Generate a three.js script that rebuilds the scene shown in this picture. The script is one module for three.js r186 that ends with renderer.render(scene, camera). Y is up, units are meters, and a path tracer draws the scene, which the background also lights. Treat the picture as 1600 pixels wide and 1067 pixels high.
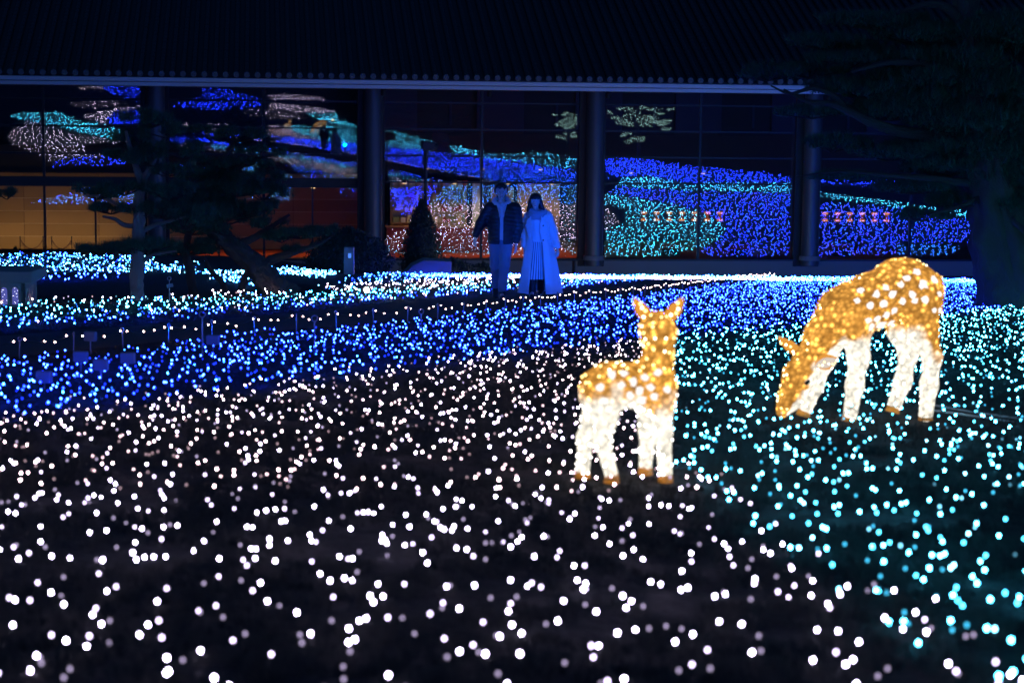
import * as THREE from 'three';
import { mergeGeometries } from 'three/addons/utils/BufferGeometryUtils.js';
import { RoundedBoxGeometry } from 'three/addons/geometries/RoundedBoxGeometry.js';
import { RectAreaLightUniformsLib } from 'three/addons/lights/RectAreaLightUniformsLib.js';
RectAreaLightUniformsLib.init();

// ---------------------------------------------------------------- camera, sky, moon, exposure
const scene = new THREE.Scene();
const FOV = 19.465, EYE = 1.5;                            // a 70 mm lens, held a little askew
const camera = new THREE.PerspectiveCamera(FOV, 1600 / 1067, 0.1, 900);
camera.position.set(0, EYE, 0);
camera.rotation.order = 'YXZ';
camera.rotation.set(-0.1169, 0, 0.011);
camera.focus = 29.6;
camera.userData.fStop = 2.9;
camera.updateMatrixWorld(true);
camera.updateProjectionMatrix();
{ // a clear night sky: deep blue, a little paler towards the horizon
  const w = 64, h = 32, px = new Float32Array(w * h * 4);
  for (let j = 0; j < h; j++) for (let i = 0; i < w; i++) {
    const up = Math.max(0, (j + 0.5) / h * 2 - 1), k = 1 - 0.5 * up, o = (j * w + i) * 4;
    px[o] = 0.0075 * k; px[o + 1] = 0.038 * k; px[o + 2] = 0.15 * k; px[o + 3] = 1;
  }
  const t = new THREE.DataTexture(px, w, h, THREE.RGBAFormat, THREE.FloatType);
  t.mapping = THREE.EquirectangularReflectionMapping; t.magFilter = t.minFilter = THREE.LinearFilter; t.needsUpdate = true;
  scene.background = t; scene.environment = t;
}
const moon = new THREE.DirectionalLight(0xbfd0ff, 0.006);
moon.name = 'moon'; moon.position.set(-30, 60, 40); moon.castShadow = true; moon.shadow.radius = 2;
Object.assign(moon.shadow.camera, { left: -60, right: 60, top: 60, bottom: -60, near: 1, far: 300 }); moon.shadow.mapSize.set(2048, 2048);
moon.target.position.set(0, 0, -35); scene.add(moon, moon.target);
const EXPOSURE = 1;

// ---------------------------------------------------------------- helpers
function rng(seed) { let a = seed >>> 0; return () => { a = (a + 0x6d2b79f5) >>> 0; let t = Math.imul(a ^ (a >>> 15), 1 | a); t = (t + Math.imul(t ^ (t >>> 7), 61 | t)) ^ t; return ((t ^ (t >>> 14)) >>> 0) / 4294967296; }; }
const taken = new Map();
function numbered(name) { const n = taken.get(name) ?? 0; taken.set(name, n + 1); return n ? `${name}_${String(n).padStart(3, '0')}` : name; }
function tag(o, label, category, group, kind) { if (label) o.userData.label = label; if (category) o.userData.category = category; if (group) o.userData.group = group; if (kind) o.userData.kind = kind; return o; }
function thing(name, label, category, [x, y, z] = [0, 0, 0], turn = 0, group) {
  const o = new THREE.Group(); o.name = numbered(name); o.position.set(x, y, z); o.rotation.y = turn; scene.add(o);
  return tag(o, label, category, group);
}
function obj(name, geo, mat, parent = scene) {
  const g = Array.isArray(geo) ? merge(geo) : geo, o = new THREE.Mesh(g, mat);
  o.name = parent === scene ? numbered(name) : name; o.castShadow = o.receiveShadow = true; parent.add(o); return o;
}
function struct(name, geo, mat, parent = scene) { const o = obj(name, geo, mat, parent); if (parent === scene) o.userData.kind = 'structure'; return o; }
function merge(list) {
  const flat = list.map((g) => { const h = g.index ? g.toNonIndexed() : g; for (const k of Object.keys(h.attributes)) if (!['position', 'normal', 'uv'].includes(k)) h.deleteAttribute(k); if (!h.attributes.uv) h.setAttribute('uv', new THREE.BufferAttribute(new Float32Array(h.attributes.position.count * 2), 2)); return h; });
  return flat.length === 1 ? flat[0] : mergeGeometries(flat);
}
const box = (w, h, d, x = 0, y = 0, z = 0, r = 0) => (r ? new RoundedBoxGeometry(w, h, d, 2, r) : new THREE.BoxGeometry(w, h, d)).translate(x, y, z);
const cyl = (r0, r1, h, x = 0, y = 0, z = 0, seg = 16) => new THREE.CylinderGeometry(r1, r0, h, seg).translate(x, y + h / 2, z);
function rod(a, b, r0, r1 = r0, seg = 6) {
  const A = new THREE.Vector3(...a), B = new THREE.Vector3(...b), d = B.clone().sub(A), g = new THREE.CylinderGeometry(r1, r0, d.length(), seg);
  g.applyQuaternion(new THREE.Quaternion().setFromUnitVectors(new THREE.Vector3(0, 1, 0), d.normalize()));
  return g.translate(...A.add(B).multiplyScalar(0.5).toArray());
}
const tube = (pts, r, seg = 24, rs = 6) => new THREE.TubeGeometry(new THREE.CatmullRomCurve3(pts.map((p) => new THREE.Vector3(...p))), seg, r, rs);
function taper(pts, radii, seg = 40, rs = 10, wob = 0, R = null) { // a tube whose radius runs along its length, with an uneven skin
  const c = new THREE.CatmullRomCurve3(pts.map((p) => new THREE.Vector3(...p))), g = new THREE.TubeGeometry(c, seg, 1, rs, false), p = g.attributes.position, q = new THREE.Vector3();
  const at = (t) => { const k = t * (radii.length - 1), i = Math.min(radii.length - 2, Math.floor(k)); return radii[i] + (radii[i + 1] - radii[i]) * (k - i); };
  for (let i = 0; i <= seg; i++) { const t = i / seg; c.getPointAt(t, q); for (let j = 0; j <= rs; j++) { const n = i * (rs + 1) + j, a = (j % rs) / rs * 6.2832; const plate = wob < 0 ? wob * (fbm(Math.cos(a) * 5, t * 9, Math.sin(a) * 5) * 2 - 1 + 1.2 * Math.abs(fbm(Math.cos(a) * 9, t * 6, Math.sin(a) * 9) - 0.5)) * 2.2 : 0, r = at(t) * (1 + plate + Math.abs(wob) * (Math.sin(a * 3 + t * 19) * 0.5 + Math.sin(a * 5 - t * 41) * 0.35 + Math.sin(a * 2 + t * 73) * 0.3)); p.setXYZ(n, q.x + (p.getX(n) - q.x) * r, q.y + (p.getY(n) - q.y) * r, q.z + (p.getZ(n) - q.z) * r); } }
  g.computeVertexNormals(); return g;
}
// value noise
const HN = (() => { const r = rng(77), a = new Float32Array(4096); for (let i = 0; i < 4096; i++) a[i] = r(); return a; })();
const hash3 = (x, y, z) => HN[(Math.imul(x, 73856093) ^ Math.imul(y, 19349663) ^ Math.imul(z, 83492791)) & 4095];
function noise(x, y, z = 0) {
  const X = Math.floor(x), Y = Math.floor(y), Z = Math.floor(z), f = (t) => t * t * (3 - 2 * t), u = f(x - X), v = f(y - Y), w = f(z - Z), L = (a, b, t) => a + (b - a) * t;
  return L(L(L(hash3(X, Y, Z), hash3(X + 1, Y, Z), u), L(hash3(X, Y + 1, Z), hash3(X + 1, Y + 1, Z), u), v), L(L(hash3(X, Y, Z + 1), hash3(X + 1, Y, Z + 1), u), L(hash3(X, Y + 1, Z + 1), hash3(X + 1, Y + 1, Z + 1), u), v), w);
}
const fbm = (x, y, z = 0) => 0.5 * noise(x, y, z) + 0.3 * noise(x * 2.1, y * 2.1, z * 2.1 + 9) + 0.2 * noise(x * 4.3, y * 4.3, z * 4.3 + 17);
function texture(n, paint, rep = 1, data = false) { // a tiling square texture; paint(u, v) -> [r, g, b] linear
  const px = new Uint8Array(n * n * 4), s = (c) => Math.round(255 * Math.min(1, Math.max(0, data ? c : c <= 0.0031308 ? c * 12.92 : 1.055 * Math.pow(c, 1 / 2.4) - 0.055)));
  for (let j = 0; j < n; j++) for (let i = 0; i < n; i++) { const c = paint(i / n, j / n), o = (j * n + i) * 4; px[o] = s(c[0]); px[o + 1] = s(c[1]); px[o + 2] = s(c[2]); px[o + 3] = 255; }
  const t = new THREE.DataTexture(px, n, n); t.wrapS = t.wrapT = THREE.RepeatWrapping; t.magFilter = THREE.LinearFilter; t.minFilter = THREE.LinearMipmapLinearFilter; t.generateMipmaps = true;
  t.repeat.set(rep, rep); if (!data) t.colorSpace = THREE.SRGBColorSpace; t.needsUpdate = true; return t;
}
const tiled = (f, u, v) => { const a = f(u, v), b = f(u - 1, v), c = f(u, v - 1), d = f(u - 1, v - 1); return (a * (1 - u) + b * u) * (1 - v) + (c * (1 - u) + d * u) * v; };
const std = (r, g, b, rough = 0.8, more = {}) => new THREE.MeshStandardMaterial({ color: new THREE.Color().setRGB(r, g, b), roughness: rough, ...more });
const glow = (r, g, b, k = 1) => new THREE.MeshBasicMaterial({ color: new THREE.Color().setRGB(r * k, g * k, b * k) });
// ---------------------------------------------------------------- the lie of the land: drop below the eye, by distance in front of it
const DROP = [[-160, -9], [-90, -6.4], [-60, -4.6], [-40, -3.1], [-25, -1.65], [-12, 0.1], [0, 1.3], [5.4, 1.55], [9.4, 1.76], [12.2, 1.92], [16, 2.1], [22, 2.42], [29.3, 2.84], [36, 3.25], [45, 3.83], [56, 4.80], [68.5, 5.93], [74, 6.12], [84, 6.15], [400, 6.15]];
const smooth = (a, b, x) => { const t = Math.min(1, Math.max(0, (x - a) / (b - a))); return t * t * (3 - 2 * t); };
const SLOPE = DROP.map((p, i) => { const a = DROP[Math.max(0, i - 1)], b = DROP[Math.min(DROP.length - 1, i + 1)]; return (b[1] - a[1]) / (b[0] - a[0]); });
function drop(d) {
  if (d <= DROP[0][0]) return DROP[0][1];
  let i = 0; while (i < DROP.length - 2 && DROP[i + 1][0] < d) i++;
  const [x0, y0] = DROP[i], [x1, y1] = DROP[i + 1], h = x1 - x0, t = Math.min(1, (d - x0) / h);
  return (2 * t ** 3 - 3 * t * t + 1) * y0 + (t ** 3 - 2 * t * t + t) * h * SLOPE[i] + (3 * t * t - 2 * t ** 3) * y1 + (t ** 3 - t * t) * h * SLOPE[i + 1];
}
function groundY(x, z) {
  const d = -z;
  let h = drop(d);
  // a bank that stays high on the left before the hall
  const bank = smooth(-2, -9, x) * smooth(47, 60, d) * (1 - smooth(63, 69, d));
  h -= bank * 0.63;
  return EYE - h;
}
// the hall's glass stands in one plane: all points p with p.x * FN.x - p.z * FN.z... = FD
const YAW = 0.1257, FD = 72.5;
const fx = Math.sin(-YAW), fd = Math.cos(YAW);            // its normal, in x and in distance
// ---------------------------------------------------------------- ground and path
const grain = texture(512, (u, v) => { const a = tiled((x, y) => fbm(x * 9, y * 9), u, v), b = tiled((x, y) => noise(x * 60, y * 60, 3), u, v), c = tiled((x, y) => noise(x * 150, y * 150, 8), u, v), k = 0.35 + 0.9 * a * a + 0.5 * (b - 0.5) + 0.5 * (c - 0.5); return [0.026 * k, 0.026 * k, 0.026 * k].map((x) => Math.max(0.003, x)); });
const grainBump = texture(512, (u, v) => { const k = 0.5 * tiled((x, y) => noise(x * 60, y * 60, 3), u, v) + 0.5 * tiled((x, y) => noise(x * 150, y * 150, 8), u, v); return [k, k, k]; }, 1, true);
const M = {
  turf: new THREE.MeshStandardMaterial({ map: grain, bumpMap: grainBump, bumpScale: 0.03, roughness: 0.95 }),
  path: std(0.05, 0.03, 0.025, 0.85, { bumpMap: grainBump, bumpScale: 0.006 }),
};
{
  const xs = [], zs = [];
  for (let x = -260; x <= 260;) { xs.push(x); x += Math.abs(x) < 24 ? 0.5 : Math.abs(x) < 60 ? 2 : 12; }
  for (let z = -300; z <= 160;) { zs.push(z); z += z > -80 && z < 12 ? 0.5 : z > -120 && z < 60 ? 3 : 12; }
  const p = new Float32Array(xs.length * zs.length * 3), uv = new Float32Array(xs.length * zs.length * 2), ix = [];
  zs.forEach((z, j) => xs.forEach((x, i) => { const n = j * xs.length + i; p.set([x, groundY(x, z), z], n * 3); uv.set([x / 2.3, z / 2.3], n * 2); if (i && j) { const a = n - xs.length - 1, b = n - xs.length, c = n - 1; ix.push(a, c, b, b, c, n); } }));
  const g = new THREE.BufferGeometry(); g.setAttribute('position', new THREE.BufferAttribute(p, 3)); g.setAttribute('uv', new THREE.BufferAttribute(uv, 2)); g.setIndex(ix); g.computeVertexNormals();
  struct('ground', g, M.turf);
}
const PATH_NEAR = [[-6, 12.5], [-4.2, 16.4], [-2.8, 19.8], [-0.8, 23.9], [0.5, 27.7], [2.1, 32.3], [3.7, 37.9], [5.0, 42.5], [6.4, 47]], PATH_FAR = [[-7.2, 15.2], [-5, 19.2], [-3.6, 22.2], [-2.2, 26.2], [-1.4, 28.6], [-0.2, 31.6], [0.8, 33.9], [2.6, 39.8], [4.2, 46.5]];
const along = (pts) => new THREE.CatmullRomCurve3(pts.map(([x, d]) => new THREE.Vector3(x, 0, -d)));
const nearEdge = along(PATH_NEAR), farEdge = along(PATH_FAR);
{
  const n = 160, m = 6, p = [], uv = [], ix = [];
  for (let i = 0; i <= n; i++) { const a = nearEdge.getPoint(i / n), b = farEdge.getPoint(i / n); for (let j = 0; j <= m; j++) { const q = a.clone().lerp(b, j / m); p.push(q.x, groundY(q.x, q.z) + 0.012, q.z); uv.push(q.x / 1.1, q.z / 1.1); if (i && j) { const k = i * (m + 1) + j; ix.push(k - m - 2, k - m - 1, k - 1, k - 1, k - m - 1, k); } } }
  const g = new THREE.BufferGeometry(); g.setAttribute('position', new THREE.Float32BufferAttribute(p, 3)); g.setAttribute('uv', new THREE.Float32BufferAttribute(uv, 2)); g.setIndex(ix); g.computeVertexNormals();
  if (g.attributes.normal.getY(40) < 0) { g.index.array.reverse(); g.computeVertexNormals(); }
  struct('path', g, M.path);
}
// ---------------------------------------------------------------- beds of fairy lights: each a net of bulbs on dark wire
const LED = { white: [0.92, 0.76, 1.2, 38], blush: [1, 0.66, 0.76, 34], teal: [0.045, 0.44, 0.72, 100], blue: [0.008, 0.03, 1, 140], cyan: [0.02, 0.17, 1, 80], ice: [0.2, 0.68, 1, 22], violet: [0.06, 0.05, 1, 110] };
const ledMat = Object.fromEntries(Object.entries(LED).map(([k, [r, g, b, e]]) => [k, [1, 0.2, 0.03].map((d) => glow(r, g, b, e * d))]));
const wireMat = std(0.012, 0.02, 0.014, 0.6);
const bulbGeo = new THREE.SphereGeometry(1, 10, 7), bulbSmall = new THREE.OctahedronGeometry(1.15, 0);
const inside = (poly, x, d) => { let c = false; for (let i = 0, j = poly.length - 1; i < poly.length; j = i++) { const [xi, yi] = poly[i], [xj, yj] = poly[j]; if (yi > d !== yj > d && x < (xj - xi) * (d - yi) / (yj - yi) + xi) c = !c; } return c; };
const frustum = new THREE.Frustum().setFromProjectionMatrix(new THREE.Matrix4().multiplyMatrices(camera.projectionMatrix, camera.matrixWorldInverse));
let bedSeed = 11, bulbTotal = 0;
// polys: [[x, distance in front of the camera], ...]; step: spacing of the bulbs; singles: how many are meshes of their own
function bed(name, label, color, poly, { step = 0.17, stepD = step, jitter = 1.3, bright = 0.55, singles = 0, r = 0.005, lift = [0.03, 0.11], wires = false, mix = null, keep = null } = {}) {
  const R = rng(bedSeed++ * 7919), cx = poly.reduce((s, p) => s + p[0], 0) / poly.length, cd = poly.reduce((s, p) => s + p[1], 0) / poly.length;
  const t = thing(name, label, 'fairy lights', [cx, groundY(cx, -cd), -cd], 0, 'beds of fairy lights on the lawn');
  const lo = [Math.min(...poly.map((p) => p[0])), Math.min(...poly.map((p) => p[1]))], hi = [Math.max(...poly.map((p) => p[0])), Math.max(...poly.map((p) => p[1]))];
  const rows = [], pts = [];
  for (let d = lo[1]; d < hi[1]; d += stepD) {
    const row = [];
    for (let x = lo[0]; x < hi[0]; x += step) {
      const cl = (noise(x * 1.7, d * 1.7, 5) - 0.5) * 0.24, cm = (noise(x * 1.7, d * 1.7, 25) - 0.5) * 0.24, px = x + (R() - 0.5) * step * jitter + (wires ? cl : 0), pd = d + (R() - 0.5) * stepD * jitter + (wires ? cm : 0), k = R(), l = lift[0] + (lift[1] - lift[0]) * R() ** 1.5, s = R();
      if (!inside(poly, px, pd) || (keep && !keep(px, pd, R()))) { if (row.length > 1) rows.push(row.splice(0)); row.length = 0; continue; }
      const q = [px - cx, groundY(px, -pd) + l - t.position.y, cd - pd, Math.hypot(px, pd), k, s, pd > 1 && frustum.containsPoint(new THREE.Vector3(px, groundY(px, -pd) + l, -pd))];
      pts.push(q); row.push(q);
    }
    if (row.length > 1) rows.push(row);
  }
  bulbTotal += pts.length;
  const kindOf = (q) => mix ? mix(q[0] + cx, cd - q[2], q[5]) : color, dimOf = (q) => (q[4] < bright ? 0 : q[4] < bright + 0.25 ? 1 : 2);
  const own = new Set(pts.filter((q) => q[6]).sort((a, b) => a[3] - b[3]).slice(0, singles));
  for (const q of own) { const b = new THREE.Mesh(bulbGeo, ledMat[kindOf(q)][dimOf(q)]); b.name = 'bulb'; b.position.set(q[0], q[1], q[2]); b.scale.set(r, r * 1.25, r); t.add(b); }
  const rest = new Map(); for (const q of pts) if (!own.has(q)) { const k = kindOf(q) + dimOf(q); if (!rest.has(k)) rest.set(k, []); rest.get(k).push(q); }
  const m = new THREE.Matrix4();
  for (const list of rest.values()) { const q0 = list[0], im = new THREE.InstancedMesh(bulbSmall, ledMat[kindOf(q0)][dimOf(q0)], list.length); im.name = 'bulbs'; im.userData.kind = 'stuff'; list.forEach((q, i) => { const s = r * (0.85 + 0.3 * q[5]); im.setMatrixAt(i, m.makeScale(s, s * 1.2, s).setPosition(q[0], q[1], q[2])); }); t.add(im); }
  if (wires) { const gs = []; for (const row of rows) for (let i = 1; i < row.length; i++) { const a = row[i - 1], b = row[i]; if (!(a[6] || b[6])) continue; gs.push(rod([a[0], a[1] - 0.012, a[2]], [b[0], b[1] - 0.012, b[2]], 0.0016, 0.0016, 3)); } if (gs.length) { const w = obj('wire', gs, wireMat, t); w.userData.kind = 'stuff'; } }
  return t;
}
const WHITE = [[-3.2, 11.4], [-3.0, 11.7], [-2.7, 12.5], [-1.8, 13.8], [-1.0, 15.3], [0.0, 17.1], [1.2, 19.3], [1.5, 20.0], [1.1, 13.0], [0.8, 9.8], [1.0, 9.0], [1.0, 7.9], [1.1, 6.9], [1.3, 6.0], [1.4, 5.2], [1.3, 4.6], [1.3, 3], [-2.5, 1.5], [-7, 1], [-8.5, 4], [-6, 8]];
const TEAL = [[1.5, 20.0], [3.6, 22.4], [5.5, 25.3], [7.4, 28.6], [9.4, 29.2], [8.5, 18], [8, 8], [6, 3], [2, 2.6], [1.15, 4.4], [1.2, 5.2], [1.13, 6.0], [1.0, 6.9], [0.93, 7.9], [0.95, 9.0], [0.75, 9.8], [1.05, 13.0]];
const BLUE = [[-5.6, 13.4], [-4.15, 15.7], [-3.3, 16.6], [-2.7, 19.1], [-1.7, 20.4], [-0.7, 23.2], [0.6, 27.0], [2.2, 31.6], [3.8, 37.2], [5.7, 43], [7.5, 46.8], [11.0, 46.3], [13.3, 43], [9.4, 29.2], [7.4, 28.6], [5.5, 25.3], [3.6, 22.4], [1.5, 20.0], [1.2, 19.3], [0.0, 17.1], [-1.0, 15.3], [-1.8, 13.8], [-2.7, 12.5], [-3.0, 11.7], [-3.2, 11.4], [-6, 8.2], [-8, 9]];
const inView = (x, d, k) => (Math.abs(x) < 0.27 * d + 0.7 && d > 3) || k < 0.5;
bed('fairy_light_net', 'warm white fairy lights spread over the dark lawn in the foreground', 'white', WHITE, { keep: inView,  step: 0.15, r: 0.0047, bright: 0.52, singles: 300, wires: true, mix: (x, d, s) => (d > 8.5 && s < 0.62 ? 'blush' : 'white') });
bed('fairy_light_net', 'teal fairy lights on the lawn around the grazing deer sculpture', 'teal', TEAL, { keep: inView,  step: 0.155, r: 0.0056, bright: 0.52, singles: 300, wires: true, mix: (x, d, s) => (s < 0.12 ? 'ice' : 'teal') });
bed('fairy_light_net', 'broad deep blue strip of fairy lights in front of the path', 'blue', BLUE, { keep: inView, step: 0.15, r: 0.0062, bright: 0.5, singles: 300, wires: true, mix: (x, d, s) => (d > 38 && s < 0.5 ? 'cyan' : s < 0.1 ? 'cyan' : 'blue') });
const FB = [[-6.5, 17.8], [-5.3, 19.5], [-4.2, 21.5], [-3.65, 22.8], [-3.1, 24.1], [-2.3, 26.8], [-1.5, 29.2], [-0.3, 32.2], [0.7, 34.5], [2.5, 40.4], [4.0, 46], [3.6, 46], [0.9, 38.2], [-0.2, 34.2], [-1.5, 31.2], [-2.4, 28.9], [-3.4, 26.2], [-4.5, 23.4], [-5.7, 22.0], [-7, 20]];
const FC = [[3.6, 46], [0.9, 38.2], [-0.2, 34.2], [-1.5, 31.2], [-2.4, 28.9], [-3.4, 26.2], [-4.5, 23.4], [-5.7, 22.0], [-7, 20], [-8, 21.5], [-6.5, 25.0], [-5.2, 27.0], [-3.8, 29.3], [-2.7, 32.3], [-1.7, 33.2], [-0.4, 37.1], [0.9, 41.1], [2.4, 46]];
const FW = [[-8, 21.5], [-6.5, 25.0], [-5.2, 27.0], [-3.8, 29.3], [-2.7, 32.3], [-1.7, 33.2], [-0.4, 37.1], [0.9, 41.1], [2.4, 46], [0.8, 46], [-0.6, 43.0], [-2.0, 38.4], [-3.0, 35.2], [-4.0, 31.0], [-5.5, 28.1], [-6.7, 26.0], [-8.5, 23]];
const FD2 = [[-3.2, 35.2], [-2.0, 38.4], [-0.6, 43.0], [0.8, 46], [0.5, 50], [-2, 51], [-3.0, 49.1], [-3.3, 40]];
bed('fairy_light_net', 'blue fairy lights along the far edge of the path', 'blue', FB, { step: 0.2, singles: 300, r: 0.0075, mix: (x, d, s) => (s < 0.1 ? 'blush' : s < 0.3 ? 'cyan' : 'blue') });
bed('fairy_light_net', 'green and cyan row of fairy lights behind the blue row beyond the path', 'teal', FC, { step: 0.24, singles: 300, r: 0.0075, mix: (x, d, s) => (s < 0.3 ? 'ice' : s < 0.55 ? 'cyan' : 'teal') });
bed('fairy_light_net', 'pinkish white row of fairy lights bordering the dark lawn', 'white', FW, { step: 0.28, singles: 300, r: 0.0085, mix: (x, d, s) => (s < 0.5 ? 'blush' : s < 0.75 ? 'ice' : 'white') });
bed('fairy_light_net', 'light blue fairy lights before the low shrubs left of the couple', 'cyan', FD2, { step: 0.34, singles: 300, r: 0.0095, mix: (x, d, s) => (s < 0.4 ? 'blue' : s < 0.8 ? 'cyan' : 'ice') });
const LSTRIP = [[-17, 56.2], [-12.4, 57.2], [-11.0, 56.1], [-10.0, 55.4], [-8.5, 45.9], [-9.9, 47.3], [-12.0, 46.4], [-14, 45.6]];
bed('fairy_light_net', 'bright ice blue band of fairy lights on the bank before the wood panelled windows', 'cyan', LSTRIP, { step: 0.28, singles: 300, r: 0.0115, mix: (x, d, s) => (s < 0.4 ? 'ice' : s < 0.85 ? 'cyan' : 'blue') });
const L2 = [[-9.6, 49.7], [-8.2, 47.8], [-6.6, 41], [-5.3, 36.8], [-4.5, 33.4], [-4.1, 31.6], [-4.3, 34.2], [-4.9, 37.6], [-5.6, 41], [-5.4, 44], [-6.6, 51], [-7.8, 53.3], [-9.8, 52.5]];
bed('fairy_light_net', 'ice blue fairy lights trailing down the bank under the leaning pine', 'cyan', L2, { step: 0.25, singles: 300, r: 0.011, mix: (x, d, s) => (s < 0.45 ? 'ice' : 'cyan'), keep: (x, d, k) => noise(x * 0.9, d * 0.5, 4) > 0.3 });
const L3 = [[-6.4, 52.5], [-6.0, 53.6], [-4.8, 52.4], [-4.2, 48.6], [-3.8, 41], [-4.2, 40.5], [-5.5, 46.5]];
bed('fairy_light_net', 'ice blue triangle of fairy lights left of the round shrub', 'cyan', L3, { step: 0.25, singles: 300, r: 0.011, mix: (x, d, s) => (s < 0.5 ? 'ice' : 'cyan') });
// the beds on the slope down to the hall, mostly seen in its glass
const F = { step: 0.12, stepD: 0.68, jitter: 0.85, bright: 0.85, r: 0.0135 }, NEAR_OUT = { step: 0.27, stepD: 0.75, jitter: 0.9, bright: 0.75, r: 0.0135 }, BACK = { step: 0.24, stepD: 0.8, jitter: 0.8, bright: 0.6, r: 0.0165 }, FAINT = { ...BACK, bright: 0.2 };
bed('fairy_light_net', 'white fairy lights on the slope before the shop window', 'white', [[-2.1, 59.1], [0.2, 55.9], [3.4, 46.3], [10.4, 46.5], [10.6, 49.4], [9.5, 53.5], [8.6, 58.8], [7, 61.5], [5, 67.8], [-3.7, 67.4]], { ...F, singles: 150, mix: (x, d, s) => (d < 53 ? (s < 0.6 ? 'cyan' : 'ice') : d > 66 || s < 0.15 ? 'ice' : s < 0.5 ? 'blush' : 'white') });
bed('fairy_light_net', 'blue fairy lights on the slope left of the conical shrub', 'blue', [[0.5, 47.5], [3.0, 46.5], [0.3, 55.5], [-2.1, 58.9], [-3.2, 58], [-2.2, 52]], F);
bed('fairy_light_net', 'teal oval of fairy lights on the slope before the right hand windows', 'teal', [[10.7, 49.7], [12.0, 51.2], [13.5, 55.2], [13.2, 60.2], [11.1, 64.4], [9.3, 66.7], [7.6, 68.2], [5.0, 68.1], [7.1, 61.5], [8.8, 59.1], [10.0, 55.0], [9.5, 53.3]], { ...F, singles: 100, mix: (x, d, s) => (s < 0.2 ? 'ice' : 'teal') });
bed('fairy_light_net', 'blue fairy lights filling the slope at the right before the hall', 'blue', [[12.1, 46.9], [15.9, 48.6], [20.6, 49.6], [20.8, 52.7], [23.9, 54.7], [26.3, 58.7], [22.5, 65.4], [19.0, 65.2], [17.5, 68.4], [9.4, 68.4], [9.4, 66.9], [11.1, 64.5], [13.2, 60.2], [13.6, 55.0], [12.1, 50.9], [10.9, 49.4]], { ...F, singles: 150, mix: (x, d, s) => (s < 0.25 ? 'violet' : s < 0.4 ? 'cyan' : 'blue') });
bed('fairy_light_net', 'teal row of fairy lights crossing the right hand slope', 'teal', [[13.6, 43], [15.4, 41.6], [16.6, 45.1], [22.4, 45.4], [22.3, 49.1], [27.5, 56.3], [26.4, 58.5], [20.8, 49.4], [16.0, 48.3], [12.2, 46.6]], F);
bed('fairy_light_net', 'cyan patch of fairy lights at the foot of the right hand slope', 'cyan', [[18.9, 65.6], [21.8, 65.7], [20.3, 68.4], [17.6, 68.4]], F);
bed('fairy_light_net', 'blue fairy lights high on the right hand slope behind the pine', 'blue', [[16.4, 31.9], [18.3, 32.6], [19.7, 37.8], [23.2, 43.8], [22.6, 45.2], [16.7, 44.9], [15.4, 41.3], [13.6, 42.5], [13.6, 39.6], [12.5, 38.5], [14.8, 31.5]], F);
bed('fairy_light_net', 'blue fairy lights along the upper rim of the right hand slope', 'blue', [[16.4, 30], [18.3, 30.6], [20.5, 36.8], [24.2, 42.4], [29, 43.7], [27.2, 47.7], [24, 45], [20.2, 37.2], [18.0, 31.6], [16.4, 31]], F);
bed('fairy_light_net', 'teal fairy lights on the lawn beyond the pine at the right', 'teal', [[5.9, 26.2], [8.2, 30], [13.0, 27.5], [14.8, 30.5], [12.5, 38.5], [10.9, 34.4], [8.9, 32.0], [7.6, 29.2]], NEAR_OUT);
bed('fairy_light_net', 'blue fairy lights on the lawn behind the pine trunk', 'blue', [[8.9, 32.4], [10.9, 34.6], [12.3, 38.9], [11.5, 43.5], [9.6, 40]], NEAR_OUT);
// the beds on the rise behind and beside the photographer, seen only in the glass
bed('fairy_light_net', 'large white bed of fairy lights mirrored in the left windows', 'white', [[-17.8, 17.2], [-17.4, 9.3], [-16.5, 1.7], [-15.6, 4.3], [-13.9, 13.7], [-12.4, 17.3], [-10.7, 20.9], [-10.6, 23.4], [-12.0, 23.0], [-13.2, 22.6], [-13.8, 31.1], [-15.7, 32.5], [-16.8, 28.4], [-17.7, 23.9]], { ...NEAR_OUT, step: 0.32, stepD: 1.05 });
bed('fairy_light_net', 'teal band of fairy lights mirrored above the white bed in the left windows', 'teal', [[-17.6, -2.8], [-16.8, -5.6], [-14.1, -6.3], [-13.0, -2.3], [-12.8, 1.2], [-11.2, 4.4], [-10.7, 10.3], [-10.5, 18.2], [-10.9, 20.4], [-12.4, 16.1], [-13.8, 11.2], [-15.6, 2.4], [-17.3, -0.5]], BACK);
bed('fairy_light_net', 'blue patch of fairy lights mirrored low in the left windows', 'blue', [[-15.8, 37.6], [-15.2, 34.0], [-14.5, 32.4], [-12.6, 31.1], [-12.0, 33.0], [-11.4, 35.6], [-13.1, 37.5], [-14.6, 36.5], [-15.7, 38.0]], NEAR_OUT);
bed('fairy_light_net', 'round blue bed of fairy lights mirrored beside the left column', 'blue', [[-10.9, -2.0], [-9.9, -7.1], [-7.2, -9.4], [-8, 2.1], [-10.9, 2.5]], BACK);
bed('fairy_light_net', 'white bed of fairy lights mirrored around the round blue bed', 'white', [[-12.6, -3.7], [-10.8, -7.9], [-9.3, -10.2], [-7.0, -12.8], [-7.2, -9.9], [-9.9, -7.6], [-10.9, -2.0], [-11.0, 2.5], [-12.1, -0.0]], BACK);
bed('fairy_light_net', 'blue bed of fairy lights mirrored in the top left window', 'blue', [[-10.2, -27], [-6.5, -27], [-7.2, -12.4], [-9.0, -15.3], [-10.0, -19.1]], BACK);
bed('fairy_light_net', 'white corner of fairy lights mirrored in the top left window', 'white', [[-12.1, -27], [-10.3, -27], [-10.1, -18.8], [-12.3, -20.4]], BACK);
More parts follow.
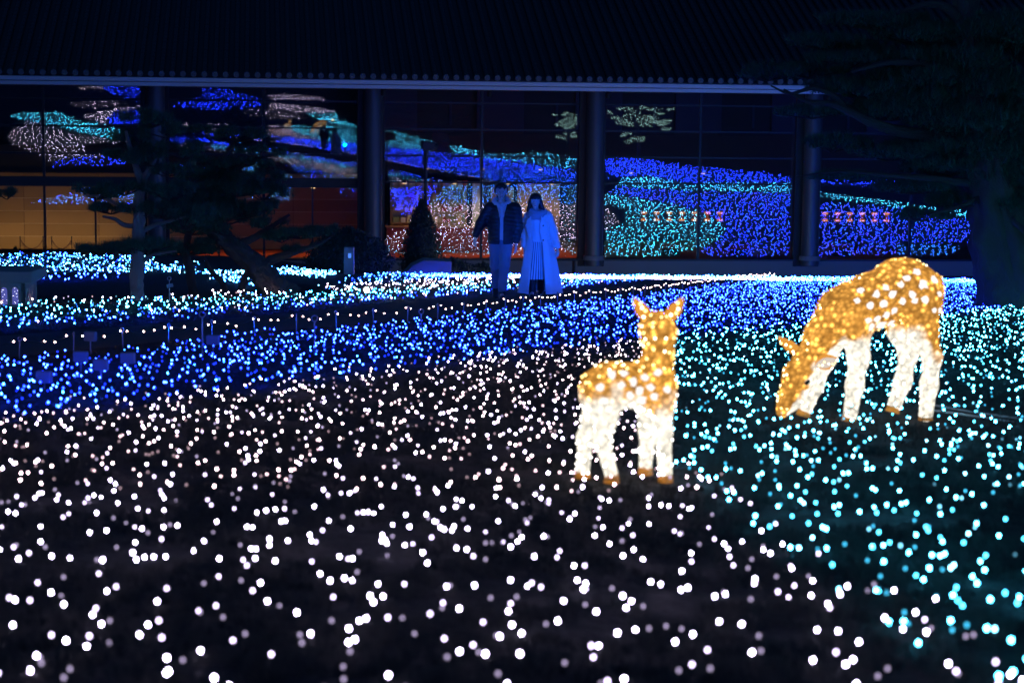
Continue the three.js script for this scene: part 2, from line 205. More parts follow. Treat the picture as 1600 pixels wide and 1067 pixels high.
bed('fairy_light_net', 'blue slope of fairy lights mirrored below the eave beside the left column', 'blue', [[-5.6, -12], [-2.2, -18.7], [-1.7, -26], [0.2, -26], [0.3, -19.4], [1.4, -19], [2.2, -16.2], [1.7, -12.0], [-0.1, -10.2], [-2.2, -9.1], [-3.8, -9.4]], BACK);
bed('fairy_light_net', 'long white row of fairy lights mirrored under the eave', 'white', [[2.8, -17.6], [4.7, -19.4], [6.6, -18], [7.8, -15.6], [6.1, -15.2], [2.7, -15.6]], BACK);
bed('fairy_light_net', 'second white row of fairy lights mirrored under the eave', 'white', [[2.4, -14.0], [3.7, -13.0], [6.0, -11.2], [7.2, -9.5], [6.4, -7.8], [3.9, -7.5], [1.9, -10.3]], BACK);
bed('fairy_light_net', 'teal bed of fairy lights mirrored behind the couple', 'teal', [[4.1, -7.1], [6.8, -8.0], [6.2, -4.1], [6.6, 0.3], [6.3, 3.4], [4.5, -1.6]], BACK);
bed('fairy_light_net', 'narrow blue bed of fairy lights mirrored right of the left column', 'blue', [[-8.6, 15.5], [-5.7, 17.1], [-5.1, 20.9], [-7.0, 22.1], [-8.9, 22.2]], NEAR_OUT);
bed('fairy_light_net', 'small blue cluster of fairy lights mirrored among the pine branches', 'blue', [[-9.6, 36], [-8.3, 35.9], [-7.4, 40.8], [-9.1, 41.8]], NEAR_OUT);
bed('fairy_light_net', 'teal mound of fairy lights mirrored right of the second column', 'teal', [[7, 19], [8.4, 18], [9.6, 23.9], [9.8, 29.5], [8.2, 28.2], [7.0, 25]], NEAR_OUT);
bed('fairy_light_net', 'faint white scatter of fairy lights mirrored between the blue slope and the big white bed', 'white', [[-0.5, -8.8], [1.8, -10], [3.4, -7], [3.9, -3.5], [1.6, -2.5], [-0.3, -5]], FAINT);
bed('fairy_light_net', 'ragged white scatter of fairy lights mirrored above the low blue patch', 'white', [[-15.8, 31.6], [-13.7, 30], [-12.3, 29.8], [-12.4, 32], [-14.4, 32.3], [-15.2, 33.8], [-15.9, 34.6]], NEAR_OUT);
bed('fairy_light_net', 'faint white fringe of fairy lights mirrored under the top left blue bed', 'white', [[-13.5, -12], [-10.2, -15], [-8.8, -12.5], [-9.6, -10.5], [-12, -8.5]], FAINT);
// ---------------------------------------------------------------- the hall: glass between round columns under a tiled eave
const hall = thing('exhibition_hall', 'long glass fronted hall with round columns under a tiled roof', 'building', [fx * FD, 0, -fd * FD], YAW);
const FLOOR = -4.07, GROUND = -4.55, EAVE = 2.1;
const TRANSOM = [-1.23, -0.27, 0.69, 1.65], U0 = -12, U1 = 31;
const COLS = [-11.6, -3.78, 3.92, 12.02, 20.16, 28.3];
Object.assign(M, {
  glass: new THREE.MeshPhysicalMaterial({ color: 0xffffff, transmission: 1, thickness: 0, ior: 2.1, roughness: 0 }),
  frame: std(0.03, 0.032, 0.036, 0.45, { metalness: 0.4 }), column: std(0.075, 0.075, 0.08, 0.35), concrete: std(0.22, 0.21, 0.2, 0.85, { bumpMap: grainBump, bumpScale: 0.004 }),
  gutter: std(0.7, 0.7, 0.7, 0.5), tile: std(0.011, 0.010, 0.012, 0.65), soffit: std(0.05, 0.05, 0.05, 0.8), plaster: std(0.05, 0.07, 0.11, 0.9), dark: std(0.02, 0.02, 0.022, 0.6),
  carpet: std(0.5, 0.075, 0.02, 0.95), panel: std(0.44, 0.27, 0.11, 0.6), panel2: std(0.38, 0.23, 0.09, 0.6), groove: std(0.75, 0.55, 0.3, 0.6), brown: std(0.2, 0.09, 0.05, 0.7),
});
{
  // plinth, floor, beams
  obj('plinth', box(U1 - U0, FLOOR - GROUND + 1.2, 0.5, (U0 + U1) / 2, (FLOOR + GROUND - 1.2) / 2, 0.0), M.concrete, hall);
  obj('sill', box(U1 - U0, 0.06, 0.62, (U0 + U1) / 2, FLOOR + 0.033, 0.0), M.frame, hall);
  obj('floor', box(12 - U0, 0.2, 11, (U0 + 12) / 2, FLOOR - 0.1, -5.85), M.carpet, hall);
  obj('floor', box(U1 - 12, 0.2, 11, (U1 + 12) / 2, FLOOR - 0.1, -5.85), M.brown, hall);
  obj('beam', box(COLS[2] - U0, 0.34, 0.3, (U0 + COLS[2]) / 2, -1.28, -0.05), M.soffit, hall);
  // columns: round shafts before a dark frame post
  const shaft = new THREE.CylinderGeometry(0.33, 0.33, EAVE - FLOOR + 0.3, 32).translate(0, (EAVE + FLOOR) / 2 + 0.02, 0.62);
  for (const u of COLS) { const c = obj('column', shaft, M.column, hall); c.position.x = u + 0.05; const q = obj('post', box(0.98, EAVE - FLOOR + 0.4, 0.2, 0, (EAVE + FLOOR) / 2, 0.19), M.dark, hall); q.position.x = u; const f = obj('column_base', cyl(0.4, 0.38, 0.16, 0, FLOOR + 0.06, 0.62, 32), M.concrete, hall); f.position.x = u + 0.05; }
  // panes, transoms and mullions bay by bay
  const paneGeo = new Map(), R = rng(5);
  for (let b = 0; b < COLS.length - 1; b++) {
    const a = COLS[b] + 0.49, e = COLS[b + 1] - 0.49, mid = (a + e) / 2, left = b < 2;
    const rows = [[FLOOR + 0.07, left ? -1.45 : TRANSOM[0]], [left ? -1.11 : TRANSOM[0], TRANSOM[1]], [TRANSOM[1], TRANSOM[2]], [TRANSOM[2], TRANSOM[3]], [TRANSOM[3], EAVE + 0.3]];
    const cuts = [[a, mid], [mid, e]];
    for (const [y0, y1] of rows) for (const [c0, c1] of cuts) {
      const k = [c1 - c0, y1 - y0].map((v) => v.toFixed(2)).join();
      if (!paneGeo.has(k)) paneGeo.set(k, new THREE.PlaneGeometry(c1 - c0 - 0.05, y1 - y0 - 0.04));
      const p = obj('glass_pane', paneGeo.get(k), M.glass, hall); p.position.set((c0 + c1) / 2, (y0 + y1) / 2, 0);
      p.rotation.set((R() - 0.5) * 0.0009, (R() - 0.5) * 0.0012, 0);
    }
    for (const y of left ? TRANSOM.slice(1) : TRANSOM) obj('transom', box(e - a, 0.06, 0.12, mid, y, 0), M.frame, hall);
    obj('mullion', box(0.085, EAVE + 0.3 - FLOOR, 0.14, mid, (EAVE + 0.3 + FLOOR) / 2, 0.003), M.frame, hall);
    if (left) for (const f of [0.26, 0.76]) obj('mullion', box(0.06, -1.45 - FLOOR - 0.07, 0.12, a + (e - a) * f, (FLOOR + 0.07 - 1.45) / 2, 0.001), M.frame, hall);
  }
  // inside: ceiling, end walls, back walls
  const W = U1 - U0, cx = (U0 + U1) / 2;
  obj('ceiling', box(W, 0.2, 11, cx, EAVE + 0.42, -5.6), M.plaster, hall);
  obj('end_wall', box(0.3, EAVE + 0.3 - GROUND, 11, U0 - 0.15, (EAVE + GROUND) / 2, -5.6), M.concrete, hall);
  obj('end_wall', box(0.3, EAVE + 0.3 - GROUND, 11, U1 + 0.15, (EAVE + GROUND) / 2, -5.6), M.concrete, hall);
  const back = obj('back_wall', box(W, EAVE + 0.3 - FLOOR, 0.3, cx, (EAVE + 0.3 + FLOOR) / 2, -11), M.plaster, hall);
  // the left rooms have a timber wall nearer the glass, boards with pale joints
  const timber = obj('timber_wall', box(COLS[2] - U0, 2.95, 0.2, (U0 + COLS[2]) / 2, FLOOR + 1.48, -5.2), M.brown, hall);
  const boards = [[U0 + 0.2, -9.0], [-9.0, -6.2], [-6.2, -3.6], [-3.6, -1.2], [-1.2, 1.2], [1.2, 3.7]];
  for (let k = 0; k < 6; k++) for (const [x0, x1] of boards) { const p = obj('board', box(x1 - x0 - 0.02, 0.46, 0.05, (x0 + x1) / 2, FLOOR + 0.26 + k * 0.485, -5.076), (k + Math.round(x0)) % 2 ? M.panel : M.panel2, timber); }
  for (let k = 1; k < 6; k++) obj('joint_strip', box(COLS[2] - U0 - 0.3, 0.018, 0.03, (U0 + COLS[2]) / 2, FLOOR + 0.0175 + k * 0.485, -5.06), M.groove, timber);
  obj('gallery_front', box(COLS[2] - U0, 1.0, 0.25, (U0 + COLS[2]) / 2, -0.62, -5.3), M.dark, hall);
  obj('partition', box(0.3, 2.95, 5.2, COLS[2], FLOOR + 1.48, -2.75), M.brown, hall);
  // upper wall of the tall rooms: pale bays between dark openings
  for (const u of [4.6, 8.9, 12.9, 17.0, 21, 25]) { obj('wall_panel', box(1.9, 1.6, 0.12, u + 0.6, 1.35, -7.2), M.plaster, hall); obj('opening', box(2.2, 1.7, 0.1, u + 2.65, 1.3, -7.4), M.dark, hall); obj('wall_strip', box(0.1, 0.95, 0.05, u + 2.9, 1.25, -7.3), M.plaster, hall); }
  obj('upper_wall', box(U1 - COLS[2], 3.4, 0.2, (U1 + COLS[2]) / 2, 0.55, -7.6), M.soffit, hall);
}
// the roof: pans, rows of round cover tiles, and a round end tile at the eave of each row
{
  const OUT = 2.2, PITCH = 0.42, n = 118, gap = 0.365, run = 15;
  const roof = new THREE.Group(); roof.name = 'roof'; roof.position.set(0, EAVE, OUT); hall.add(roof);
  const cx = (U0 + U1) / 2, W = U1 - U0;
  obj('gutter', [box(W, 0.15, 0.14, cx, 0.235, -0.02, 0.03), box(W, 0.13, 0.1, cx, 0.075, -0.06, 0.02)], M.gutter, roof);
  obj('soffit', box(W, 0.05, OUT + 0.2, cx, 0.21, -OUT / 2 - 0.1), M.soffit, roof);
  const s = Math.cos(PITCH), c = Math.sin(PITCH);
  const deck = box(W, 0.06, run, cx, 0, 0).translate(0, 0, -run / 2).rotateX(PITCH).translate(0, 0.34, 0.05);
  obj('roof_deck', deck, M.tile, roof);
  const cover = new THREE.CylinderGeometry(0.085, 0.09, 0.36, 10, 1, false, -Math.PI / 2, Math.PI).rotateZ(0);
  const half = new THREE.CylinderGeometry(0.085, 0.095, 0.37, 10, 1).rotateX(-Math.PI / 2 + PITCH);
  const end = merge([new THREE.CylinderGeometry(0.1, 0.1, 0.07, 20).rotateX(Math.PI / 2), new THREE.TorusGeometry(0.078, 0.014, 6, 20).translate(0, 0, 0.036), new THREE.SphereGeometry(0.03, 8, 6).translate(0, 0, 0.03)]);
  const R = rng(8), rest = [];
  for (let i = 0; i < n; i++) {
    const u = U0 + 0.18 + i * gap;
    const e = obj('end_tile', end, M.tile2 ??= std(0.16, 0.16, 0.165, 0.5), roof); e.position.set(u, 0.43, 0.1); e.rotation.x = -0.1;
    for (let k = 0; k < 38; k++) { const d = 0.2 + k * 0.34, y = 0.42 + c * d + (R() - 0.5) * 0.006, z = 0.05 - s * d; if (k < 1) { const t = obj('cover_tile', half, M.tile, roof); t.position.set(u, y, z); } else rest.push([u, y, z]); }
  }
  const im = new THREE.InstancedMesh(half, M.tile, rest.length), m = new THREE.Matrix4(); rest.forEach((p, i) => im.setMatrixAt(i, m.makeTranslation(...p))); im.name = 'cover_tiles'; im.userData.kind = 'stuff'; roof.add(im);
}
// ---------------------------------------------------------------- inside the hall: warm lamps over the red carpet, shop shelves, a row of spool lamps
const inHall = (u, y, z) => hall.localToWorld(new THREE.Vector3(u, y, z));
hall.updateMatrixWorld(true);
function place(o, u, y, z, turn = 0) { o.position.copy(inHall(u, y, z)); o.rotation.y = YAW + turn; return o; }
const ORD = ['first', 'second', 'third', 'fourth', 'fifth', 'sixth', 'seventh', 'eighth', 'ninth', 'tenth', 'eleventh', 'twelfth', 'thirteenth', 'fourteenth', 'fifteenth', 'sixteenth', 'seventeenth', 'eighteenth', 'nineteenth'], nth = (i) => ORD[i] ?? (i + 1) + (i % 10 === 0 ? 'st' : i % 10 === 1 ? 'nd' : i % 10 === 2 ? 'rd' : 'th');
const warmGlow = glow(1, 0.62, 0.28, 2.2), brass = std(0.4, 0.28, 0.12, 0.35, { metalness: 0.8 });
function ceilingLamp(u, z, y, power, label, color = [1, 0.56, 0.22], cone = 1.0) {
  const t = place(thing('ceiling_lamp', label, 'ceiling lamp', [0, 0, 0], 0, 'ceiling lamps inside the hall'), u, y, z);
  obj('lamp_housing', cyl(0.09, 0.09, 0.14, 0, 0, 0, 20), M.dark, t); obj('lamp_face', new THREE.CylinderGeometry(0.07, 0.07, 0.02, 20).translate(0, -0.012, 0), warmGlow, t);
  const s = new THREE.SpotLight(new THREE.Color().setRGB(...color), power, 0, cone, 0.7); s.shadow.radius = 3; s.castShadow = true; s.position.set(0, -0.04, 0); s.target.position.set(0, -3, 0); t.add(s, s.target);
}
for (const [i, [u, p]] of [[-2.6, 5], [-0.4, 5], [1.9, 7]].entries()) ceilingLamp(u, -2.4, -1.55, p, 'ceiling lamp over the red carpet behind the left windows, ' + ['left', 'middle', 'right'][i] + ' of three');
for (const [i, [u, z, p]] of [[5.3, -2.2, 6], [7.2, -2.2, 7], [9.2, -2.2, 7], [10.9, -2.2, 7]].entries()) ceilingLamp(u, z, -1.35, p, ORD[i] + ' ceiling lamp from the left over the red carpet of the shop', [1, 0.5, 0.18], 0.75);
for (const [i, [u, p]] of [[6.4, 11], [8.6, 11], [10.9, 12]].entries()) ceilingLamp(u, -5.4, -0.9, p, 'ceiling lamp before the shop ' + ['shelves', 'door', 'display wall'][i], [1, 0.72, 0.36], 1.0);
for (const [i, [u, p]] of [[14.5, 0.5], [17.4, 0.7], [22, 0.6]].entries()) ceilingLamp(u, -5.2, -1.0, p, 'dim ceiling lamp above the ' + ['left', 'middle', 'right'][i] + ' of the row of spool lamps', [1, 0.4, 0.2]);
{ // a floor trough washes the timber wall of the left room
  const t = place(thing('wall_washer_lamp', 'long low lamp trough washing the timber wall with amber light', 'floor lamp'), -8.3, FLOOR, -3.6);
  obj('trough', [box(6.6, 0.12, 0.03, 0, 0.06, 0.08), box(6.6, 0.03, 0.16, 0, 0.015, 0)], M.dark, t);
  obj('lamp_tube', box(6.4, 0.03, 0.05, 0, 0.05, 0), glow(1, 0.6, 0.2, 2), t);
  const a = new THREE.RectAreaLight(new THREE.Color().setRGB(1, 0.70, 0.29), 16, 6.4, 0.1); a.position.set(0, 0.085, 0); a.lookAt(0, 0.75, -1.4); t.add(a);
}
{ // the shop: counter hung with red cloth, shelf unit, pale door, side wall and shelf
  const c = place(thing('shop_counter', 'long red cloth covered counter inside the shop window', 'counter'), 6.9, FLOOR, -4.4);
  obj('counter_cloth', box(4.2, 0.92, 0.8, 0, 0.46, 0, 0.03), std(0.55, 0.06, 0.045, 0.9), c); obj('counter_top', box(4.3, 0.04, 0.86, 0, 0.95, 0, 0.012), std(0.5, 0.2, 0.1, 0.6), c);
  const s = place(thing('shop_shelf', 'wooden shop shelf stacked with boxes and jars', 'shelf'), 6.6, FLOOR, -6.9), R = rng(31);
  obj('back_board', box(3.0, 2.5, 0.04, 0, 1.3, -0.2), std(0.55, 0.38, 0.17, 0.7), s);
  for (const x of [-1.5, -0.5, 0.5, 1.5]) obj('upright', box(0.05, 2.5, 0.4, x, 1.3, 0), std(0.42, 0.26, 0.1, 0.6), s);
  const wares = [std(0.7, 0.5, 0.2), std(0.65, 0.62, 0.55), std(0.5, 0.1, 0.05), std(0.3, 0.35, 0.15), std(0.75, 0.68, 0.35)];
  for (let k = 0; k < 5; k++) { const y = 0.5 + k * 0.46; obj('shelf_board', box(3.0, 0.035, 0.4, 0, y, 0), std(0.48, 0.3, 0.12, 0.6), s); for (let x = -1.42; x < 1.4;) { const w = 0.1 + R() * 0.18, h = 0.12 + R() * 0.24; obj('ware', box(w, h, 0.18 + R() * 0.1, x + w / 2, y + 0.018 + h / 2, 0.02, 0.01), wares[Math.floor(R() * 5)], s); x += w + 0.02 + R() * 0.06; } }
  const d = place(thing('glass_door', 'pale green lit door leaf beside the shop shelf', 'door'), 8.55, FLOOR, -6.6);
  obj('door_leaf', box(0.42, 2.5, 0.05, 0, 1.3, 0, 0.01), std(0.6, 0.72, 0.5, 0.5), d); obj('door_frame', [box(0.06, 2.6, 0.1, -0.25, 1.3, 0), box(0.3, 2.6, 0.1, 0.37, 1.3, 0)], M.dark, d); obj('handle', cyl(0.012, 0.012, 0.3, 0.15, 1.0, 0.05), brass, d);
  const k = place(thing('cabinet', 'tan cabinet with drawers inside the shop right of the door', 'cabinet'), 9.5, FLOOR, -6.9);
  obj('cabinet_body', box(1.0, 2.4, 0.5, 0, 1.2, 0, 0.01), std(0.62, 0.46, 0.22, 0.6), k); for (let i = 0; i < 4; i++) obj('drawer', box(0.9, 0.36, 0.03, 0, 0.45 + i * 0.4, 0.26, 0.008), std(0.66, 0.5, 0.26, 0.6), k); obj('cabinet_sign', box(0.5, 0.3, 0.02, 0, 2.15, 0.262), std(0.7, 0.62, 0.42, 0.7), k);
  const w = place(thing('display_wall', 'tan display wall with lit ledges near the middle column', 'display'), 11.0, FLOOR, -6.6);
  obj('display_board', box(1.7, 2.6, 0.1, 0, 1.3, 0), std(0.6, 0.42, 0.2, 0.7), w); for (const y of [0.28, 1.3]) { const g = obj('ledge', box(1.75, 0.05, 0.35, 0, y, 0.2, 0.01), std(0.75, 0.5, 0.2, 0.5), w); }
  const b = place(thing('bench', 'dark flat bench on the terrace beside the middle column', 'bench'), 10.7, FLOOR - 0.48, 1.5);
  obj('seat', box(1.3, 0.07, 0.42, 0, 0.62, 0, 0.015), M.dark, b); for (const x of [-0.5, 0.5]) obj('leg', box(0.07, 0.6, 0.36, x, 0.3, 0, 0.01), M.dark, b);
}
{ // spool lamps: a waist between two glowing discs, twenty in a row at the back
  const disc = glow(1, 0.36, 0.12, 0.75), waist = glow(0.9, 0.22, 0.07, 0.22);
  const lathe = new THREE.LatheGeometry([[0.1, 0.11], [0.055, 0.06], [0.042, 0], [0.055, -0.06], [0.1, -0.11]].map((p) => new THREE.Vector2(...p)), 20), cap = new THREE.CylinderGeometry(0.115, 0.115, 0.075, 20), rodG = cyl(0.008, 0.008, 1.2, 0, 0.18, 0, 6);
  let first = null;
  for (let i = 0; i < 13; i++) {
    let t; if (!first) { t = first = thing('spool_lamp', 'orange spool shaped lamp hanging in the row behind the right hand windows', 'hanging lamp', [0, 0, 0], 0, 'row of orange spool lamps inside the hall'); obj('lamp_waist', lathe, waist, t); for (const y of [-0.14, 0.14]) { const c = obj('lamp_disc', cap, disc, t); c.position.y = y; } obj('cord', rodG, M.dark, t); }
    else { t = first.clone(); t.name = numbered('spool_lamp'); scene.add(t); }
    t.userData.label = `orange spool shaped lamp, ${nth(i)} from the left in the hall`;
    place(t, (i < 7 ? 14.85 + i * 0.506 : 22.15 + (i - 7) * 0.503), -2.66, -4.2);
  }
}
{ // stools and a table in the dark right hand rooms, red seats
  const spots = [[15.6, -2.6], [18.2, -2.2], [22.3, -2.4]];
  spots.forEach(([u, z], i) => { const t = place(thing('stool', ['round red stool behind the right hand windows, leftmost of three', 'round red stool behind the right hand windows, middle of three', 'round red stool behind the windows near the pine'][i], 'stool', [0, 0, 0], 0, 'red stools inside the hall'), u, FLOOR, z); obj('seat', new THREE.CylinderGeometry(0.45, 0.42, 0.16, 24).translate(0, 0.36, 0), std(0.4, 0.05, 0.03, 0.8), t); obj('stool_base', new THREE.CylinderGeometry(0.34, 0.38, 0.28, 24).translate(0, 0.14, 0), M.dark, t); });
}
// terrace before the left room: rope posts, a low table, two clipped cones, spotlights under the eave
{
  const postG = merge([cyl(0.016, 0.016, 0.8, 0, 0, 0, 10), cyl(0.12, 0.12, 0.02, 0, 0, 0, 16), new THREE.SphereGeometry(0.025, 10, 8).translate(0, 0.82, 0)]), us = [-8.55, -7.75, -7.45, -6.75];
  us.forEach((u, i) => { const t = place(thing('rope_post', ['slim rope post left of the doorway, outer', 'slim rope post left of the doorway, inner', 'slim rope post right of the doorway, inner', 'slim rope post right of the doorway, outer'][i], 'rope post', [0, 0, 0], 0, 'rope posts before the timber room'), u, FLOOR, 0.16 ); obj('post', postG, M.dark, t); });
  const rope = (a, b, lab) => { const t = place(thing('barrier_rope', lab, 'rope'), (a + b) / 2, FLOOR, 0.16), h = (b - a) / 2; obj('rope', tube([[-h, 0.72, 0], [-h * 0.5, 0.47, 0], [0, 0.4, 0], [h * 0.5, 0.47, 0], [h, 0.72, 0]], 0.018, 24, 6), M.brown, t); };
  rope(us[0], us[1], 'sagging rope between the two left posts'); rope(us[2], us[3], 'sagging rope between the two right posts');
  const tb = place(thing('low_table', 'low bluish table between the rope posts', 'table'), -7.35, FLOOR, 0.75); obj('table_top', box(0.55, 0.04, 0.4, 0, 0.28, 0, 0.01), std(0.3, 0.3, 0.34), tb); for (const x of [-0.22, 0.22]) obj('leg', box(0.05, 0.74, 0.3, x, -0.1, 0), std(0.25, 0.25, 0.3), tb);
  for (const [u, i] of [[0, 0], [1, 1], [2, 2], [3, 3]].map(([k]) => [[4.3, 8.1, 12.4, 20.6][k], k])) { const t = place(thing('eave_spotlight', ['small dark spotlight under the eave beside the second column', 'small dark spotlight under the eave above the couple', 'small dark spotlight under the eave beside the middle column', 'small dark spotlight under the eave near the pine'][i], 'spotlight', [0, 0, 0], 0, 'spotlights under the eave'), u, EAVE - 0.02, 1.3); obj('bracket', box(0.05, 0.2, 0.05, 0, 0.1, 0), M.dark, t); obj('lamp_head', new THREE.CylinderGeometry(0.09, 0.11, 0.26, 14).rotateX(0.7).translate(0, -0.05, 0.06), M.dark, t); }
}
// ---------------------------------------------------------------- smooth bodies: capsules joined by a smooth minimum, meshed as surface nets
const smin = (a, b, k) => { const h = Math.max(k - Math.abs(a - b), 0) / k; return Math.min(a, b) - h * h * k * 0.25; };
// bone: [ax, ay, az, ra, bx, by, bz, rb, (flatten x, y, z)]
function capsule(p, b) {
  const [ax, ay, az, ra, bx, by, bz, rb] = b, ux = bx - ax, uy = by - ay, uz = bz - az, vx = p[0] - ax, vy = p[1] - ay, vz = p[2] - az;
  const t = Math.min(1, Math.max(0, (vx * ux + vy * uy + vz * uz) / (ux * ux + uy * uy + uz * uz + 1e-12)));
  let dx = vx - t * ux, dy = vy - t * uy, dz = vz - t * uz; const s = b[8];
  if (s) { dx *= s[0]; dy *= s[1]; dz *= s[2]; }
  return Math.hypot(dx, dy, dz) - (ra + (rb - ra) * t);
}
const bodyField = (bones, k = 0.04) => (p) => { let d = 9; for (const b of bones) d = smin(d, capsule(p, b), k); return d; };
function net(field, lo, hi, cell, color) {
  const n = [0, 1, 2].map((i) => Math.ceil((hi[i] - lo[i]) / cell) + 1), [nx, ny, nz] = n, F = new Float32Array(nx * ny * nz), id = (i, j, k) => (k * ny + j) * nx + i;
  for (let k = 0; k < nz; k++) for (let j = 0; j < ny; j++) for (let i = 0; i < nx; i++) F[id(i, j, k)] = field([lo[0] + i * cell, lo[1] + j * cell, lo[2] + k * cell]);
  const vid = new Int32Array(nx * ny * nz).fill(-1), P = [], ix = [];
  const E = []; for (let a = 0; a < 8; a++) for (let b = 0; b < 3; b++) if (!(a >> b & 1)) E.push([a, a | 1 << b]);
  for (let k = 0; k < nz - 1; k++) for (let j = 0; j < ny - 1; j++) for (let i = 0; i < nx - 1; i++) {
    const v = []; let m = 0; for (let a = 0; a < 8; a++) { v[a] = F[id(i + (a & 1), j + (a >> 1 & 1), k + (a >> 2))]; if (v[a] < 0) m |= 1 << a; }
    if (m === 0 || m === 255) continue;
    let c = 0, x = 0, y = 0, z = 0; for (const [a, b] of E) { if ((m >> a & 1) === (m >> b & 1)) continue; const t = v[a] / (v[a] - v[b]); c++; x += (a & 1) + ((b & 1) - (a & 1)) * t; y += (a >> 1 & 1) + ((b >> 1 & 1) - (a >> 1 & 1)) * t; z += (a >> 2) + ((b >> 2) - (a >> 2)) * t; }
    vid[id(i, j, k)] = P.length / 3; P.push(lo[0] + (i + x / c) * cell, lo[1] + (j + y / c) * cell, lo[2] + (k + z / c) * cell);
  }
  const quad = (a, b, c, d, f) => { if (a < 0 || b < 0 || c < 0 || d < 0) return; f ? ix.push(a, b, c, a, c, d) : ix.push(a, c, b, a, d, c); };
  for (let k = 1; k < nz - 1; k++) for (let j = 1; j < ny - 1; j++) for (let i = 1; i < nx - 1; i++) {
    const s = F[id(i, j, k)] < 0;
    if (s !== F[id(i + 1, j, k)] < 0) quad(vid[id(i, j - 1, k - 1)], vid[id(i, j, k - 1)], vid[id(i, j, k)], vid[id(i, j - 1, k)], s);
    if (s !== F[id(i, j + 1, k)] < 0) quad(vid[id(i - 1, j, k - 1)], vid[id(i - 1, j, k)], vid[id(i, j, k)], vid[id(i, j, k - 1)], s);
    if (s !== F[id(i, j, k + 1)] < 0) quad(vid[id(i - 1, j - 1, k)], vid[id(i, j - 1, k)], vid[id(i, j, k)], vid[id(i - 1, j, k)], s);
  }
  const N = new Float32Array(P.length), e = cell * 0.5;
  for (let q = 0; q < P.length; q += 3) { const x = P[q], y = P[q + 1], z = P[q + 2]; let a = field([x + e, y, z]) - field([x - e, y, z]), b = field([x, y + e, z]) - field([x, y - e, z]), c = field([x, y, z + e]) - field([x, y, z - e]); const l = Math.hypot(a, b, c) || 1; N[q] = a / l; N[q + 1] = b / l; N[q + 2] = c / l; }
  const g = new THREE.BufferGeometry(); g.setAttribute('position', new THREE.Float32BufferAttribute(P, 3)); g.setAttribute('normal', new THREE.BufferAttribute(N, 3)); g.setIndex(ix);
  if (color) { const C = new Float32Array(P.length); for (let q = 0; q < P.length; q += 3) C.set(color([P[q], P[q + 1], P[q + 2]], [N[q], N[q + 1], N[q + 2]]), q); g.setAttribute('color', new THREE.BufferAttribute(C, 3)); }
  g.setAttribute('uv', new THREE.BufferAttribute(new Float32Array(P.length / 3 * 2), 2));
  return g;
}
function worley(x, y, z) { // distance to the nearest scattered point, and that point's hash
  const X = Math.floor(x), Y = Math.floor(y), Z = Math.floor(z); let d = 9, h = 0;
  for (let k = -1; k < 2; k++) for (let j = -1; j < 2; j++) for (let i = -1; i < 2; i++) { const a = X + i, b = Y + j, c = Z + k, px = a + hash3(a, b, c), py = b + hash3(a + 31, b, c), pz = c + hash3(a, b + 57, c), q = (px - x) ** 2 + (py - y) ** 2 + (pz - z) ** 2; if (q < d) { d = q; h = hash3(a + 7, b + 13, c + 5); } }
  return [Math.sqrt(d), h];
}
